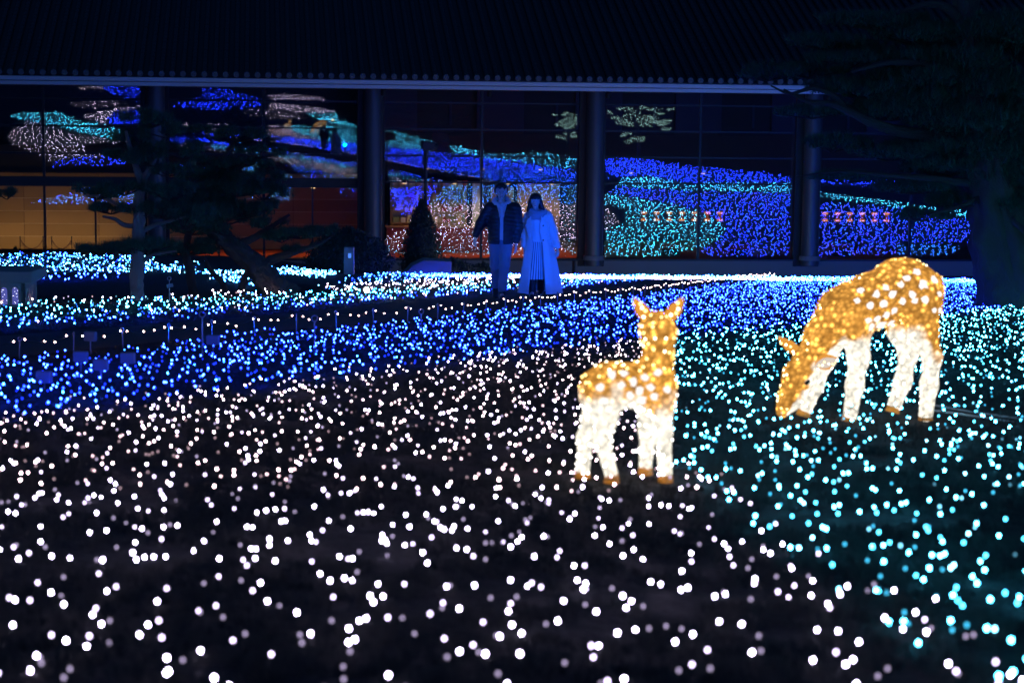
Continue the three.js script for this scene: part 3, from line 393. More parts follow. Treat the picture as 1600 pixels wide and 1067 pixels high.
// ---------------------------------------------------------------- two deer built of acrylic beads and lit from within
// the shells glow: amber backs, white legs and spots; a bead's brightness is how near its own bulb sits
const AMBER = [1.0, 0.475, 0.09], PALE = [1.0, 0.93, 0.78];
function deer(name, label, bones, field, lo, hi, { cell, amber, spots, bulbsEvery, hooves, ears, eyes, at, turn, beads, whiteGain }) {
  const t = thing(name, label, 'light sculpture', at, turn, null);
  const lift = (p) => { const w = worley(p[0] * beads, p[1] * beads, p[2] * beads); return [0.0035 * (0.55 - w[0]), w]; };
  const F = (p) => { const d = field(p); return Math.abs(d) < 0.03 ? d - lift(p)[0] : d; };
  const geo = net(F, lo, hi, cell, (p) => {
    const a = amber(p), [d, h] = worley(p[0] * beads, p[1] * beads, p[2] * beads), core = Math.max(0, 1 - d * 1.25);
    const patch = 0.6 + 0.8 * fbm(p[0] * 9, p[1] * 9, p[2] * 9);
    const k = a * 1.9 * (0.16 + 0.5 * core * core + (h > 0.78 ? 2.4 * core * core : 0) + 0.28 * h) * patch + (1 - a) * (0.3 + 0.55 * core + 0.5 * h) * whiteGain;
    const deep = a * (1 - core) * 0.35; // thick amber resin is redder away from the bulbs
    return [0, 1, 2].map((i) => k * ((AMBER[i] * a + PALE[i] * (1 - a)) * (1 - deep) + deep * [0.75, 0.22, 0.01][i]));
  });
  const shell = obj('lit_body', geo, new THREE.MeshBasicMaterial({ vertexColors: true }), t);
  // white spots: beads of their own, proud of the coat
  const surf = [], P = geo.attributes.position, N = geo.attributes.normal, R = rng(at[0] * 1000 | 0);
  const nearest = (x, y, side) => { let b = -1, bd = 9; for (let i = 0; i < P.count; i++) { if (N.getZ(i) * side < 0.15) continue; const d = (P.getX(i) - x) ** 2 + (P.getY(i) - y) ** 2; if (d < bd) { bd = d; b = i; } } return b; };
  const spotMat = glow(1, 0.95, 0.9, 1.25), up = new THREE.Vector3(0, 0, 1);
  for (const side of [1, -1]) for (const [x, y, s] of spots) {
    const i = nearest(x, y, side), n = new THREE.Vector3().fromBufferAttribute(N, i), rag = [];
    for (let k = 0; k < 9; k++) rag.push(new THREE.Vector2(Math.cos(k / 9 * 6.283), Math.sin(k / 9 * 6.283)).multiplyScalar(s * (0.55 + 0.6 * R())));
    const g = new THREE.ExtrudeGeometry(new THREE.Shape(rag), { depth: 0.004, bevelEnabled: true, bevelSize: 0.004, bevelThickness: 0.004, bevelSegments: 2 });
    const m = obj('spot', g, spotMat, t); m.position.fromBufferAttribute(P, i); m.quaternion.setFromUnitVectors(up, n);
  }
  // the bulbs that shine through between the beads
  const bMat = [glow(1, 0.72, 0.25, 5), glow(1, 0.9, 0.6, 7), glow(1, 0.97, 0.92, 7)], bGeo = new THREE.SphereGeometry(0.0068, 8, 6);
  let made = 0; for (let i = Math.floor(R() * bulbsEvery); i < P.count && made < 290; i += Math.max(1, Math.floor(bulbsEvery * (0.4 + 1.2 * R())))) { const p = [P.getX(i), P.getY(i), P.getZ(i)], a = amber(p), b = obj('bulb', bGeo, bMat[a < 0.4 ? 2 : R() < 0.3 ? 1 : 0], t); b.position.set(p[0] + N.getX(i) * -0.001, p[1] + N.getY(i) * -0.001, p[2] + N.getZ(i) * -0.001); made++; }
  const hoof = std(0.35, 0.14, 0.01, 0.35, { emissive: new THREE.Color().setRGB(0.32, 0.12, 0.01) });
  for (const [x, y, z, r, lean] of hooves) { const h = obj('hoof', new THREE.CylinderGeometry(r * 0.9, r * 1.12, 0.045, 14), hoof, t); h.position.set(x, y, z); h.rotation.z = lean || 0; }
  for (const [p, q, w, inner] of ears) { // a leaf-shaped ear, cupped, with a lining
    const A = new THREE.Vector3(...p), B = new THREE.Vector3(...q), len = A.distanceTo(B), mk = (k, dep) => { const s = new THREE.Shape(); s.moveTo(0, -0.02); s.quadraticCurveTo(w * k, len * 0.25, w * k * 0.8, len * 0.55); s.quadraticCurveTo(w * k * 0.4, len * 0.85, 0, len * (0.86 + 0.14 * k)); s.quadraticCurveTo(-w * k * 0.4, len * 0.85, -w * k * 0.8, len * 0.55); s.quadraticCurveTo(-w * k, len * 0.25, 0, -0.02); return new THREE.ExtrudeGeometry(s, { depth: dep, bevelEnabled: true, bevelSize: 0.006, bevelThickness: 0.008, bevelSegments: 2 }); };
    const e = obj('ear', mk(1, 0.018), new THREE.MeshBasicMaterial({ color: new THREE.Color().setRGB(0.8, 0.33, 0.05) }), t);
    e.position.copy(A); const y = B.clone().sub(A).normalize(), z = new THREE.Vector3(...inner), x = y.clone().cross(z).normalize(); z.copy(x).cross(y); e.quaternion.setFromRotationMatrix(new THREE.Matrix4().makeBasis(x, y, z));
    const l = obj('ear_lining', mk(0.62, 0.008), glow(1, 0.86, 0.74, 0.72), e); l.position.set(0, len * 0.08, 0.022);
    for (let k = 0; k < 5; k++) { const b = obj('bulb', bGeo, bMat[k % 2], e); b.position.set((R() - 0.5) * w, len * (0.15 + 0.17 * k), 0.034); const c = obj('bulb', bGeo, bMat[k % 2], e); c.position.set((R() - 0.5) * w, len * (0.12 + 0.17 * k), -0.01); }
  }
  for (const [x, y, side] of eyes) { const i = nearest(x, y, side), e = obj('eye', new THREE.SphereGeometry(0.017, 14, 10).scale(1.25, 0.8, 0.6), std(0.006, 0.004, 0.004, 0.08), t); e.position.fromBufferAttribute(P, i); e.rotation.z = 0.7; }
  return t;
}
{ // the grazing doe, seen from its left side; x to the right of the picture, z towards the camera, feet at y = 0
  const S = [1, 1, 0.86];
  const bones = [
    // trunk: rump, loin, ribs, shoulder
    [0.235, 0.80, 0, 0.175, 0.13, 0.835, 0, 0.165], [0.13, 0.815, 0, 0.172, -0.06, 0.735, 0, 0.168], [-0.06, 0.735, 0, 0.17, -0.225, 0.655, 0, 0.165], [0.20, 0.90, 0, 0.10, 0.10, 0.885, 0, 0.10],
    [-0.20, 0.60, 0, 0.13, -0.22, 0.72, 0, 0.12],
    // neck falling to the head
    [-0.25, 0.66, 0, 0.145, -0.36, 0.53, 0, 0.105], [-0.36, 0.53, 0, 0.10, -0.445, 0.40, 0, 0.07],
    // head: skull, cheek, muzzle
    [-0.462, 0.35, 0, 0.085, -0.50, 0.27, 0, 0.098], [-0.50, 0.27, 0, 0.096, -0.565, 0.13, 0, 0.062], [-0.565, 0.13, 0, 0.056, -0.60, 0.055, 0, 0.042], [-0.45, 0.26, 0, 0.065, -0.54, 0.11, 0, 0.042],
    // near fore leg, far fore leg (stretched forward)
    [-0.165, 0.60, 0.075, 0.10, -0.145, 0.40, 0.085, 0.062], [-0.145, 0.40, 0.085, 0.062, -0.165, 0.22, 0.085, 0.048], [-0.165, 0.22, 0.085, 0.05, -0.19, 0.03, 0.085, 0.044],
    [-0.25, 0.56, -0.07, 0.10, -0.30, 0.38, -0.085, 0.062], [-0.30, 0.38, -0.085, 0.060, -0.37, 0.20, -0.085, 0.048], [-0.37, 0.20, -0.085, 0.05, -0.425, 0.055, -0.085, 0.044],
    // near hind leg: thigh, hock behind, shank; far hind leg stands further forward
    [0.255, 0.74, 0.07, 0.125, 0.27, 0.55, 0.085, 0.088], [0.27, 0.55, 0.085, 0.086, 0.335, 0.40, 0.09, 0.055], [0.335, 0.40, 0.09, 0.055, 0.32, 0.22, 0.09, 0.048], [0.32, 0.22, 0.09, 0.05, 0.305, 0.03, 0.09, 0.045],
    [0.20, 0.74, -0.07, 0.125, 0.19, 0.55, -0.085, 0.085], [0.19, 0.55, -0.085, 0.083, 0.245, 0.40, -0.09, 0.055], [0.245, 0.40, -0.09, 0.055, 0.215, 0.22, -0.09, 0.048], [0.215, 0.22, -0.09, 0.05, 0.165, 0.075, -0.09, 0.045],
    // tail
    [0.385, 0.86, 0, 0.035, 0.405, 0.68, 0, 0.022],
  ];
  const f0 = bodyField(bones, 0.05), field = f0;
  const amber = (p) => {
    const [x, y, z] = p, n = 0.08 * (fbm(x * 11, y * 11, z * 11) - 0.5) * 2; let a = 1;
    if (x > -0.16) a = Math.min(a, smooth(0.52, 0.61, y + n - (x > 0.2 ? 0.10 * smooth(0.24, 0.33, x) * -1.7 : 0)));
    if (x > 0.30 && y > 0.36) a = Math.max(a, smooth(0.40, 0.47, y + n));
    if (x <= -0.16 && x > -0.33) a = Math.min(a, smooth(0.50, 0.545, y + n - (x + 0.25) * 0.4));
    if (x <= -0.31) { const head = (x + 0.36) * 0.78 + (y - 0.44) * 0.62; a = Math.min(a, 1 - smooth(0.03, 0.05, (x + 0.47) * 0.91 - (y - 0.34) * 0.415 + n) * smooth(0.33, 0.28, y)); if (x > -0.46 && y < 0.44) a = Math.min(a, smooth(0.0, 0.04, -(x + 0.365) + (y - 0.38) * 0.55 + n)); }
    return a;
  };
  const spots = [[0.19, 0.935, .024], [0.31, 0.885, .026], [0.23, 0.86, .028], [0.12, 0.90, .02], [0.34, 0.80, .018], [0.15, 0.80, .022], [0.08, 0.86, .02], [0.03, 0.80, .024], [0.24, 0.77, .024], [0.17, 0.76, .02], [0.10, 0.76, .02], [-0.01, 0.84, .019], [-0.07, 0.80, .024], [-0.03, 0.74, .022], [0.05, 0.70, .019], [-0.11, 0.73, .022], [0.0, 0.67, .021], [-0.16, 0.82, .02], [-0.06, 0.65, .022], [-0.12, 0.635, .02], [-0.19, 0.76, .018], [0.35, 0.70, .016], [0.30, 0.70, .014], [-0.02, 0.605, .03], [0.06, 0.615, .026], [-0.09, 0.60, .026]];
  deer('grazing_deer_light_sculpture', 'glowing amber and white spotted deer bending down to graze among teal lights', bones, field, [-0.72, -0.02, -0.26], [0.46, 1.06, 0.26], {
    cell: 0.0085, beads: 38, whiteGain: 1.5, amber, spots, bulbsEvery: 95, at: [2.29, groundY(2.29, -12.4) + 0.012, -12.4], turn: 0.16,
    hooves: [[-0.195, 0.022, 0.085, 0.042], [-0.435, 0.03, -0.085, 0.042, -0.25], [0.303, 0.022, 0.09, 0.042], [0.155, 0.045, -0.09, 0.042, -0.25]],
    ears: [[[-0.475, 0.40, -0.05], [-0.60, 0.50, -0.13], 0.034, [0.2, 0.2, -1]], [[-0.40, 0.36, 0.075], [-0.315, 0.405, 0.16], 0.052, [-0.15, -0.1, 1]]], eyes: [[-0.475, 0.245, 1], [-0.475, 0.245, -1]],
  });
}
{ // the fawn, looking away over its shoulder towards the hall
  const bones = [
    [-0.14, 0.46, 0, 0.105, -0.02, 0.465, 0, 0.102], [-0.02, 0.465, 0, 0.104, 0.12, 0.465, 0, 0.105], [0.10, 0.46, 0, 0.11, 0.13, 0.40, 0, 0.085], [-0.15, 0.42, 0, 0.10, -0.12, 0.50, 0, 0.08],
    [0.12, 0.50, 0, 0.095, 0.145, 0.62, -0.01, 0.066], [0.145, 0.62, -0.01, 0.064, 0.145, 0.70, -0.01, 0.068],
    [0.145, 0.725, -0.01, 0.085, 0.145, 0.745, -0.05, 0.08], [0.145, 0.72, -0.05, 0.07, 0.145, 0.69, -0.17, 0.04],
    [0.155, 0.41, 0.05, 0.07, 0.162, 0.24, 0.055, 0.042], [0.162, 0.24, 0.055, 0.042, 0.183, 0.03, 0.06, 0.034],
    [0.10, 0.40, -0.05, 0.068, 0.108, 0.24, -0.06, 0.041], [0.108, 0.24, -0.06, 0.041, 0.098, 0.05, -0.06, 0.033],
    [-0.15, 0.43, 0.05, 0.082, -0.145, 0.31, 0.055, 0.052], [-0.145, 0.31, 0.055, 0.05, -0.165, 0.20, 0.06, 0.037], [-0.165, 0.20, 0.06, 0.037, -0.11, 0.03, 0.06, 0.034],
    [-0.17, 0.43, -0.05, 0.08, -0.195, 0.30, -0.055, 0.05], [-0.195, 0.30, -0.055, 0.048, -0.235, 0.20, -0.055, 0.037], [-0.235, 0.20, -0.055, 0.037, -0.247, 0.03, -0.055, 0.034],
    [-0.245, 0.50, 0, 0.024, -0.26, 0.40, 0, 0.018],
  ];
  const amber = ([x0, y, z]) => { const x = (x0 - 0.05) / 0.88 + 0.05, n = 0.10 * (fbm(x * 11, y * 11, z * 11) - 0.5) * 2; return smooth(0.34, 0.44, y + n - (x < -0.12 ? 0.035 : 0)) * (1 - 0.75 * smooth(0.05, 0.02, Math.abs(x + 0.10) ) * smooth(0.52, 0.46, y)); };
  const spots = [[-0.13, 0.53, .022], [-0.06, 0.535, .018], [-0.19, 0.47, .018], [-0.01, 0.50, .018], [0.05, 0.52, .017], [-0.08, 0.48, .016], [0.02, 0.455, .018], [0.08, 0.47, .018], [0.12, 0.54, .016], [0.04, 0.41, .02], [0.10, 0.42, .016], [-0.03, 0.43, .016], [0.17, 0.46, .015], [-0.17, 0.41, .018]];
  const squeeze = (x) => (x - 0.05) * 0.88 + 0.05;
  for (const b of bones) { b[0] = squeeze(b[0]); b[4] = squeeze(b[4]); if (b[1] <= 0.43 || b[5] <= 0.43) { b[3] *= 0.94; b[7] *= 0.94; } }
  for (const q of spots) q[0] = squeeze(q[0]);
  const fawn = deer('fawn_light_sculpture', 'glowing amber and white spotted fawn standing upright between white and teal lights', bones, bodyField(bones, 0.04), [-0.34, -0.02, -0.26], [0.28, 0.86, 0.2], {
    cell: 0.0072, beads: 42, whiteGain: 1.5, amber, spots, bulbsEvery: 70, at: [0.56, groundY(0.56, -9.3) + 0.01, -9.3], turn: 0.12,
    hooves: [[squeeze(0.183), 0.02, 0.06, 0.034], [squeeze(0.098), 0.035, -0.06, 0.033], [squeeze(-0.11), 0.02, 0.06, 0.034], [squeeze(-0.247), 0.02, -0.055, 0.034]],
    ears: [[[0.092, 0.775, -0.03], [0.022, 0.88, -0.02], 0.032, [0.1, 0, -1]], [[0.176, 0.775, -0.03], [0.25, 0.88, -0.02], 0.032, [-0.1, 0, -1]]], eyes: [[0.16, 0.72, 1]].slice(1),
  });
  fawn.scale.y = 0.968;
}
// ---------------------------------------------------------------- the couple on the path
const folds = texture(256, (u, v) => { const k = tiled((x, y) => fbm(x * 14, y * 5), u, v); return [k, k, k]; }, 1, true);
const C = {
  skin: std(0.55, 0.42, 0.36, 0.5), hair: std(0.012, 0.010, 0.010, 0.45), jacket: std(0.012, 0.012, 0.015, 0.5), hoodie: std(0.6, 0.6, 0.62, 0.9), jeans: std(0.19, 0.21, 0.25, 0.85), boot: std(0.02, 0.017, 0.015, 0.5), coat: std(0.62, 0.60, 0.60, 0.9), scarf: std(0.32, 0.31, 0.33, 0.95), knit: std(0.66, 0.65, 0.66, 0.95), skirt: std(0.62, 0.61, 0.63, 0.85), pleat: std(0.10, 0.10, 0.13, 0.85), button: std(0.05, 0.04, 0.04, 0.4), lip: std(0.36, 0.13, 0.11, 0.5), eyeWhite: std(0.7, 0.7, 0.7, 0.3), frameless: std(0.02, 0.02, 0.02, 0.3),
};
// hand: palm and five fingers hanging down, slightly curled; side = +1 when the thumb is towards +x of the wrist frame
function hand([x, y, z], dirX, dirZ, side, s = 1) {
  const B = [], L = 0.085 * s, ax = (t) => x + dirX * t, az = (t) => z + dirZ * t;
  B.push([x, y, z, 0.024 * s, ax(L), y - L, az(L), 0.026 * s, [1.35, 1, 0.9]]);
  for (let k = 0; k < 4; k++) { const o = (k - 1.5) * 0.019 * s, l = [0.066, 0.074, 0.07, 0.055][k] * s, bx = ax(L), by = y - L, bz = az(L) + o; B.push([bx, by, bz, 0.0092 * s, bx + side * 0.006, by - l * 0.55, bz + 0.002, 0.0085 * s], [bx + side * 0.006, by - l * 0.55, bz + 0.002, 0.0085 * s, bx + side * 0.026, by - l, bz, 0.0075 * s]); }
  B.push([x, y - L * 0.35, z + 0.022 * s, 0.012 * s, x + side * 0.01, y - L * 0.85, z + 0.052 * s, 0.0105 * s], [x + side * 0.01, y - L * 0.85, z + 0.052 * s, 0.0105 * s, x + side * 0.014, y - L * 1.25, z + 0.05 * s, 0.009 * s]);
  return B;
}
function headBones(cx, cy, cz, s) { return [
  [cx, cy + 0.035 * s, cz - 0.02 * s, 0.088 * s, cx, cy + 0.03 * s, cz + 0.012 * s, 0.082 * s], [cx, cy - 0.02 * s, cz + 0.022 * s, 0.068 * s, cx, cy - 0.075 * s, cz + 0.034 * s, 0.046 * s], [cx, cy - 0.10 * s, cz + 0.05 * s, 0.026 * s, cx, cy - 0.10 * s, cz + 0.05 * s, 0.026 * s],
  [cx, cy + 0.012 * s, cz + 0.088 * s, 0.010 * s, cx, cy - 0.03 * s, cz + 0.108 * s, 0.0145 * s], [cx - 0.012 * s, cy - 0.034 * s, cz + 0.098 * s, 0.010 * s, cx + 0.012 * s, cy - 0.034 * s, cz + 0.098 * s, 0.010 * s],
  [cx - 0.088 * s, cy + 0.012 * s, cz - 0.005 * s, 0.014 * s, cx - 0.09 * s, cy - 0.03 * s, cz - 0.002 * s, 0.011 * s], [cx + 0.088 * s, cy + 0.012 * s, cz - 0.005 * s, 0.014 * s, cx + 0.09 * s, cy - 0.03 * s, cz - 0.002 * s, 0.011 * s],
  [cx - 0.04 * s, cy + 0.028 * s, cz + 0.075 * s, 0.012 * s, cx + 0.04 * s, cy + 0.028 * s, cz + 0.075 * s, 0.012 * s]]; }
function face(t, cx, cy, cz, s) {
  for (const k of [-1, 1]) { obj('eye', new THREE.SphereGeometry(0.0115 * s, 12, 8).scale(1.3, 0.7, 0.7).translate(cx + k * 0.033 * s, cy + 0.006 * s, cz + 0.083 * s), C.eyeWhite, t); obj('iris', new THREE.SphereGeometry(0.0066 * s, 10, 8).translate(cx + k * 0.033 * s, cy + 0.006 * s, cz + 0.0885 * s), C.hair, t); obj('eyebrow', new THREE.CapsuleGeometry(0.0042 * s, 0.026 * s, 3, 8).rotateZ(1.57 - k * 0.12).translate(cx + k * 0.034 * s, cy + 0.031 * s, cz + 0.087 * s), C.hair, t); }
  obj('mouth', new THREE.CapsuleGeometry(0.006 * s, 0.03 * s, 3, 10).rotateZ(1.57).translate(cx, cy - 0.066 * s, cz + 0.079 * s), C.lip, t);
}
const without = (f, g) => (p) => Math.max(f(p), -g(p));
const crease = (f, sx, sy, amp) => (p) => { const d = f(p); return Math.abs(d) < 0.05 ? d + amp * (fbm(p[0] * sx, p[1] * sy, p[2] * sx) - 0.5) : d; };
{
  const gx = -0.19, gz = -29.6, t = thing('person', 'man in dark open jacket over pale hoodie, walking left of the woman', 'person', [gx, groundY(gx, gz) + 0.012, gz], 0.03);
  const H = [0.005, 1.605, 0.03];
  // bare body: one continuous skin from head to feet
  const arms = [[-0.165, 1.37, -0.01, 0.052, -0.30, 1.13, 0.0, 0.042], [-0.30, 1.13, 0.0, 0.040, -0.375, 0.955, 0.09, 0.029], [0.225, 1.37, -0.01, 0.052, 0.262, 1.09, -0.02, 0.042], [0.262, 1.09, -0.02, 0.040, 0.235, 0.86, 0.06, 0.029]];
  const legs = [[-0.075, 0.92, 0, 0.085, -0.072, 0.50, -0.03, 0.055], [-0.072, 0.50, -0.03, 0.053, -0.055, 0.14, -0.36, 0.038], [0.095, 0.92, 0, 0.085, 0.055, 0.50, 0.09, 0.055], [0.055, 0.50, 0.09, 0.053, 0.035, 0.10, 0.06, 0.038]];
  const body = [[0.01, 0.93, 0, 0.12, 0.02, 1.15, -0.01, 0.115, [0.85, 1, 1.1]], [0.02, 1.15, -0.01, 0.12, 0.03, 1.34, -0.02, 0.13, [0.78, 1, 1.15]], [-0.14, 1.375, -0.01, 0.055, 0.20, 1.375, -0.01, 0.055], [0.02, 1.38, -0.01, 0.056, 0.008, 1.51, 0.015, 0.05], ...arms, ...legs, ...headBones(...H, 1.0), ...hand([-0.378, 0.945, 0.093], -0.12, 0.25, 1), ...hand([0.234, 0.85, 0.063], -0.05, 0.2, -1), [-0.055, 0.14, -0.36, 0.038, -0.055, 0.05, -0.27, 0.03], [0.035, 0.09, 0.06, 0.036, 0.03, 0.04, 0.2, 0.03]];
  obj('body', net(bodyField(body, 0.022), [-0.5, 0, -0.45], [0.36, 1.78, 0.3], 0.0105), C.skin, t);
  face(t, ...H, 1.0);
  const hair = without(bodyField([[H[0], H[1] + 0.052, H[2] - 0.03, 0.1, H[0], H[1] + 0.05, H[2] + 0.012, 0.095], [H[0], H[1] - 0.01, H[2] - 0.045, 0.085, H[0], H[1] - 0.045, H[2] - 0.045, 0.07], [H[0] - 0.06, H[1] + 0.075, H[2] + 0.06, 0.03, H[0] + 0.05, H[1] + 0.08, H[2] + 0.062, 0.03], [H[0] - 0.083, H[1] + 0.03, H[2] - 0.01, 0.022, H[0] - 0.084, H[1] - 0.005, H[2] + 0.0, 0.014], [H[0] + 0.083, H[1] + 0.03, H[2] - 0.01, 0.022, H[0] + 0.084, H[1] - 0.005, H[2] + 0.0, 0.014]], 0.02), (p) => Math.max(p[1] - (H[1] + 0.052 + 0.012 * Math.sin(p[0] * 90)), H[2] + 0.02 - p[2]));
  obj('hair', net(crease(hair, 60, 30, 0.012), [H[0] - 0.14, H[1] - 0.16, H[2] - 0.18], [H[0] + 0.14, H[1] + 0.2, H[2] + 0.14], 0.0065), C.hair, t);
  // hoodie under the jacket, with its hood lying round the neck and two cords
  const hoodie = bodyField([[0.01, 0.95, 0.01, 0.135, 0.02, 1.15, 0.0, 0.135, [0.85, 1, 1]], [0.02, 1.15, 0.0, 0.135, 0.03, 1.33, -0.01, 0.135, [0.78, 1, 1.05]]], 0.03);
  obj('hoodie', net(crease(hoodie, 16, 10, 0.018), [-0.2, 0.86, -0.2], [0.26, 1.52, 0.2], 0.0115), C.hoodie, t);
  const hood = []; for (let k = 0; k < 12; k++) { const f = (k) => { const a = (k / 12) * 5.5 + 0.39 + 1.571; return [0.012 + Math.cos(a) * 0.105, 1.455 - Math.sin(a) * 0.055, -0.015 + Math.sin(a) * 0.085]; }; hood.push([...f(k), 0.034, ...f(k + 1), 0.034]); }
  obj('hood', net(crease(bodyField([...hood, [0.01, 1.44, -0.1, 0.06, 0.01, 1.36, -0.13, 0.05]], 0.03), 22, 22, 0.02), [-0.2, 1.26, -0.24], [0.22, 1.58, 0.16], 0.009), C.hoodie, t);
  for (const k of [-1, 1]) obj('cord', tube([[0.012 + k * 0.03, 1.40, 0.10], [0.012 + k * 0.035, 1.33, 0.142], [0.012 + k * 0.033, 1.24, 0.15]], 0.005, 10, 6), C.knit, t);
  // quilted jacket, open at the front
  const jk = [[0.01, 0.90, 0, 0.165, 0.02, 1.12, 0, 0.165, [0.84, 1, 1]], [0.02, 1.12, 0, 0.165, 0.03, 1.30, -0.01, 0.165, [0.76, 1, 1.05]], [-0.125, 1.36, -0.01, 0.08, 0.185, 1.36, -0.01, 0.08], [-0.165, 1.36, -0.01, 0.085, -0.295, 1.13, 0.0, 0.07], [-0.295, 1.13, 0.0, 0.07, -0.366, 0.97, 0.085, 0.05], [0.225, 1.36, -0.01, 0.085, 0.262, 1.09, -0.02, 0.072], [0.262, 1.09, -0.02, 0.072, 0.237, 0.875, 0.055, 0.052], [0.015, 1.40, -0.02, 0.085, 0.012, 1.44, -0.02, 0.078]];
  const puff = (p) => { const d = bodyField(jk, 0.035)(p); return d - 0.006 * Math.abs(Math.sin((p[1] + p[0] * 0.15) * 52)); };
  const jacket = without(without(puff, (p) => { const w = 0.026 + 0.05 * smooth(1.2, 1.45, p[1]); return Math.max(Math.abs(p[0] - 0.012) - w, 0.02 - p[2]); }), (p) => Math.max(0.845 - 0 * p[0] - p[1], 0) > 0 ? p[1] - 0.85 : 9);
  const jacket2 = (p) => Math.max(jacket(p), 0.835 - p[1] - (Math.abs(p[0]) > 0.2 ? 0.3 : 0), p[1] - 1.475 );
  obj('jacket', net(jacket2, [-0.48, 0.80, -0.24], [0.38, 1.52, 0.24], 0.0105), C.jacket, t);
  obj('jacket_hem', net((p) => Math.max(bodyField([[0.01, 0.85, 0, 0.163, 0.01, 0.88, 0, 0.165, [0.84, 1, 1]]], 0.03)(p), Math.abs(p[1] - 0.852) - 0.02, -Math.max(Math.abs(p[0] - 0.012) - 0.03, 0.02 - p[2])), [-0.25, 0.8, -0.22], [0.25, 0.92, 0.22], 0.0105), std(0.03, 0.03, 0.034, 0.8), t);
  // jeans and boots
  const jeans = bodyField([[0.01, 0.90, 0, 0.135, 0.01, 0.95, 0, 0.13, [0.85, 1, 1]], [-0.075, 0.88, 0, 0.105, -0.072, 0.50, -0.03, 0.076], [-0.072, 0.50, -0.03, 0.076, -0.056, 0.17, -0.335, 0.06], [0.095, 0.88, 0.01, 0.105, 0.058, 0.50, 0.095, 0.078], [0.058, 0.50, 0.095, 0.078, 0.037, 0.15, 0.062, 0.064]], 0.03);
  obj('jeans', net(crease(jeans, 18, 26, 0.02), [-0.24, 0.1, -0.44], [0.26, 1.0, 0.24], 0.0105), C.jeans, t);
  const boot = (x, y, z, ty, tz) => bodyField([[x, y + 0.13, z, 0.06, x, y + 0.02, z + 0.01, 0.052], [x, y + 0.02, z + 0.01, 0.046, x - 0.005, y + ty, z + tz, 0.04, [0.95, 1.1, 1]]], 0.03);
  const flat = (f, y) => (p) => Math.max(f(p), y - p[1]);
  obj('boot', net(flat(boot(0.036, 0.035, 0.06, -0.002, 0.16), 0.002), [-0.06, -0.02, -0.06], [0.14, 0.24, 0.32], 0.009), C.boot, t);
  obj('boot', net(flat(boot(-0.055, 0.085, -0.35, -0.06, 0.13), 0.0), [-0.16, -0.02, -0.48], [0.05, 0.3, -0.1], 0.009), C.boot, t);
}
function loft(rings, { a0 = 0, a1 = 6.2832, seg = 72, fold = 0, nf = 12, thick = 0.012, dense = 6 } = {}) { // cloth hung round the body: rings of [y, cx, cz, rx, rz]; angle 0 faces +x, 90 degrees the camera
  const P = [], ix = [], R = []; for (let i = 0; i < rings.length - 1; i++) for (let k = 0; k < dense; k++) R.push(rings[i].map((v, j) => v + (rings[i + 1][j] - v) * smooth(0, 1, k / dense))); R.push(rings.at(-1));
  const row = (off) => R.forEach(([y, cx, cz, rx, rz], i) => { for (let s = 0; s <= seg; s++) { const a = a0 + (a1 - a0) * s / seg, low = i / (R.length - 1), f = 1 + fold * low * (Math.sin(a * nf + y * 2) * 0.6 + Math.sin(a * nf * 0.47 + 1.3) * 0.6) - off; P.push(cx + Math.cos(a) * rx * f, y, cz + Math.sin(a) * rz * f); } });
  row(0); row(thick / 0.2); const n = seg + 1, m = R.length * n;
  for (let i = 1; i < R.length; i++) for (let s = 1; s <= seg; s++) { const a = (i - 1) * n + s - 1, b = a + 1, c = a + n, d = c + 1; ix.push(a, b, c, b, d, c, a + m, c + m, b + m, b + m, c + m, d + m); }
  for (let s = 1; s <= seg; s++) for (const i of [0, R.length - 1]) { const a = i * n + s - 1; ix.push(a, a + m, a + 1, a + 1, a + m, a + m + 1); }
  for (let i = 1; i < R.length; i++) for (const s of [0, seg]) { const a = (i - 1) * n + s; ix.push(a, a + n, a + m, a + n, a + n + m, a + m); }
  const g = new THREE.BufferGeometry(); g.setAttribute('position', new THREE.Float32BufferAttribute(P, 3)); g.setIndex(ix); g.computeVertexNormals(); return g;
}
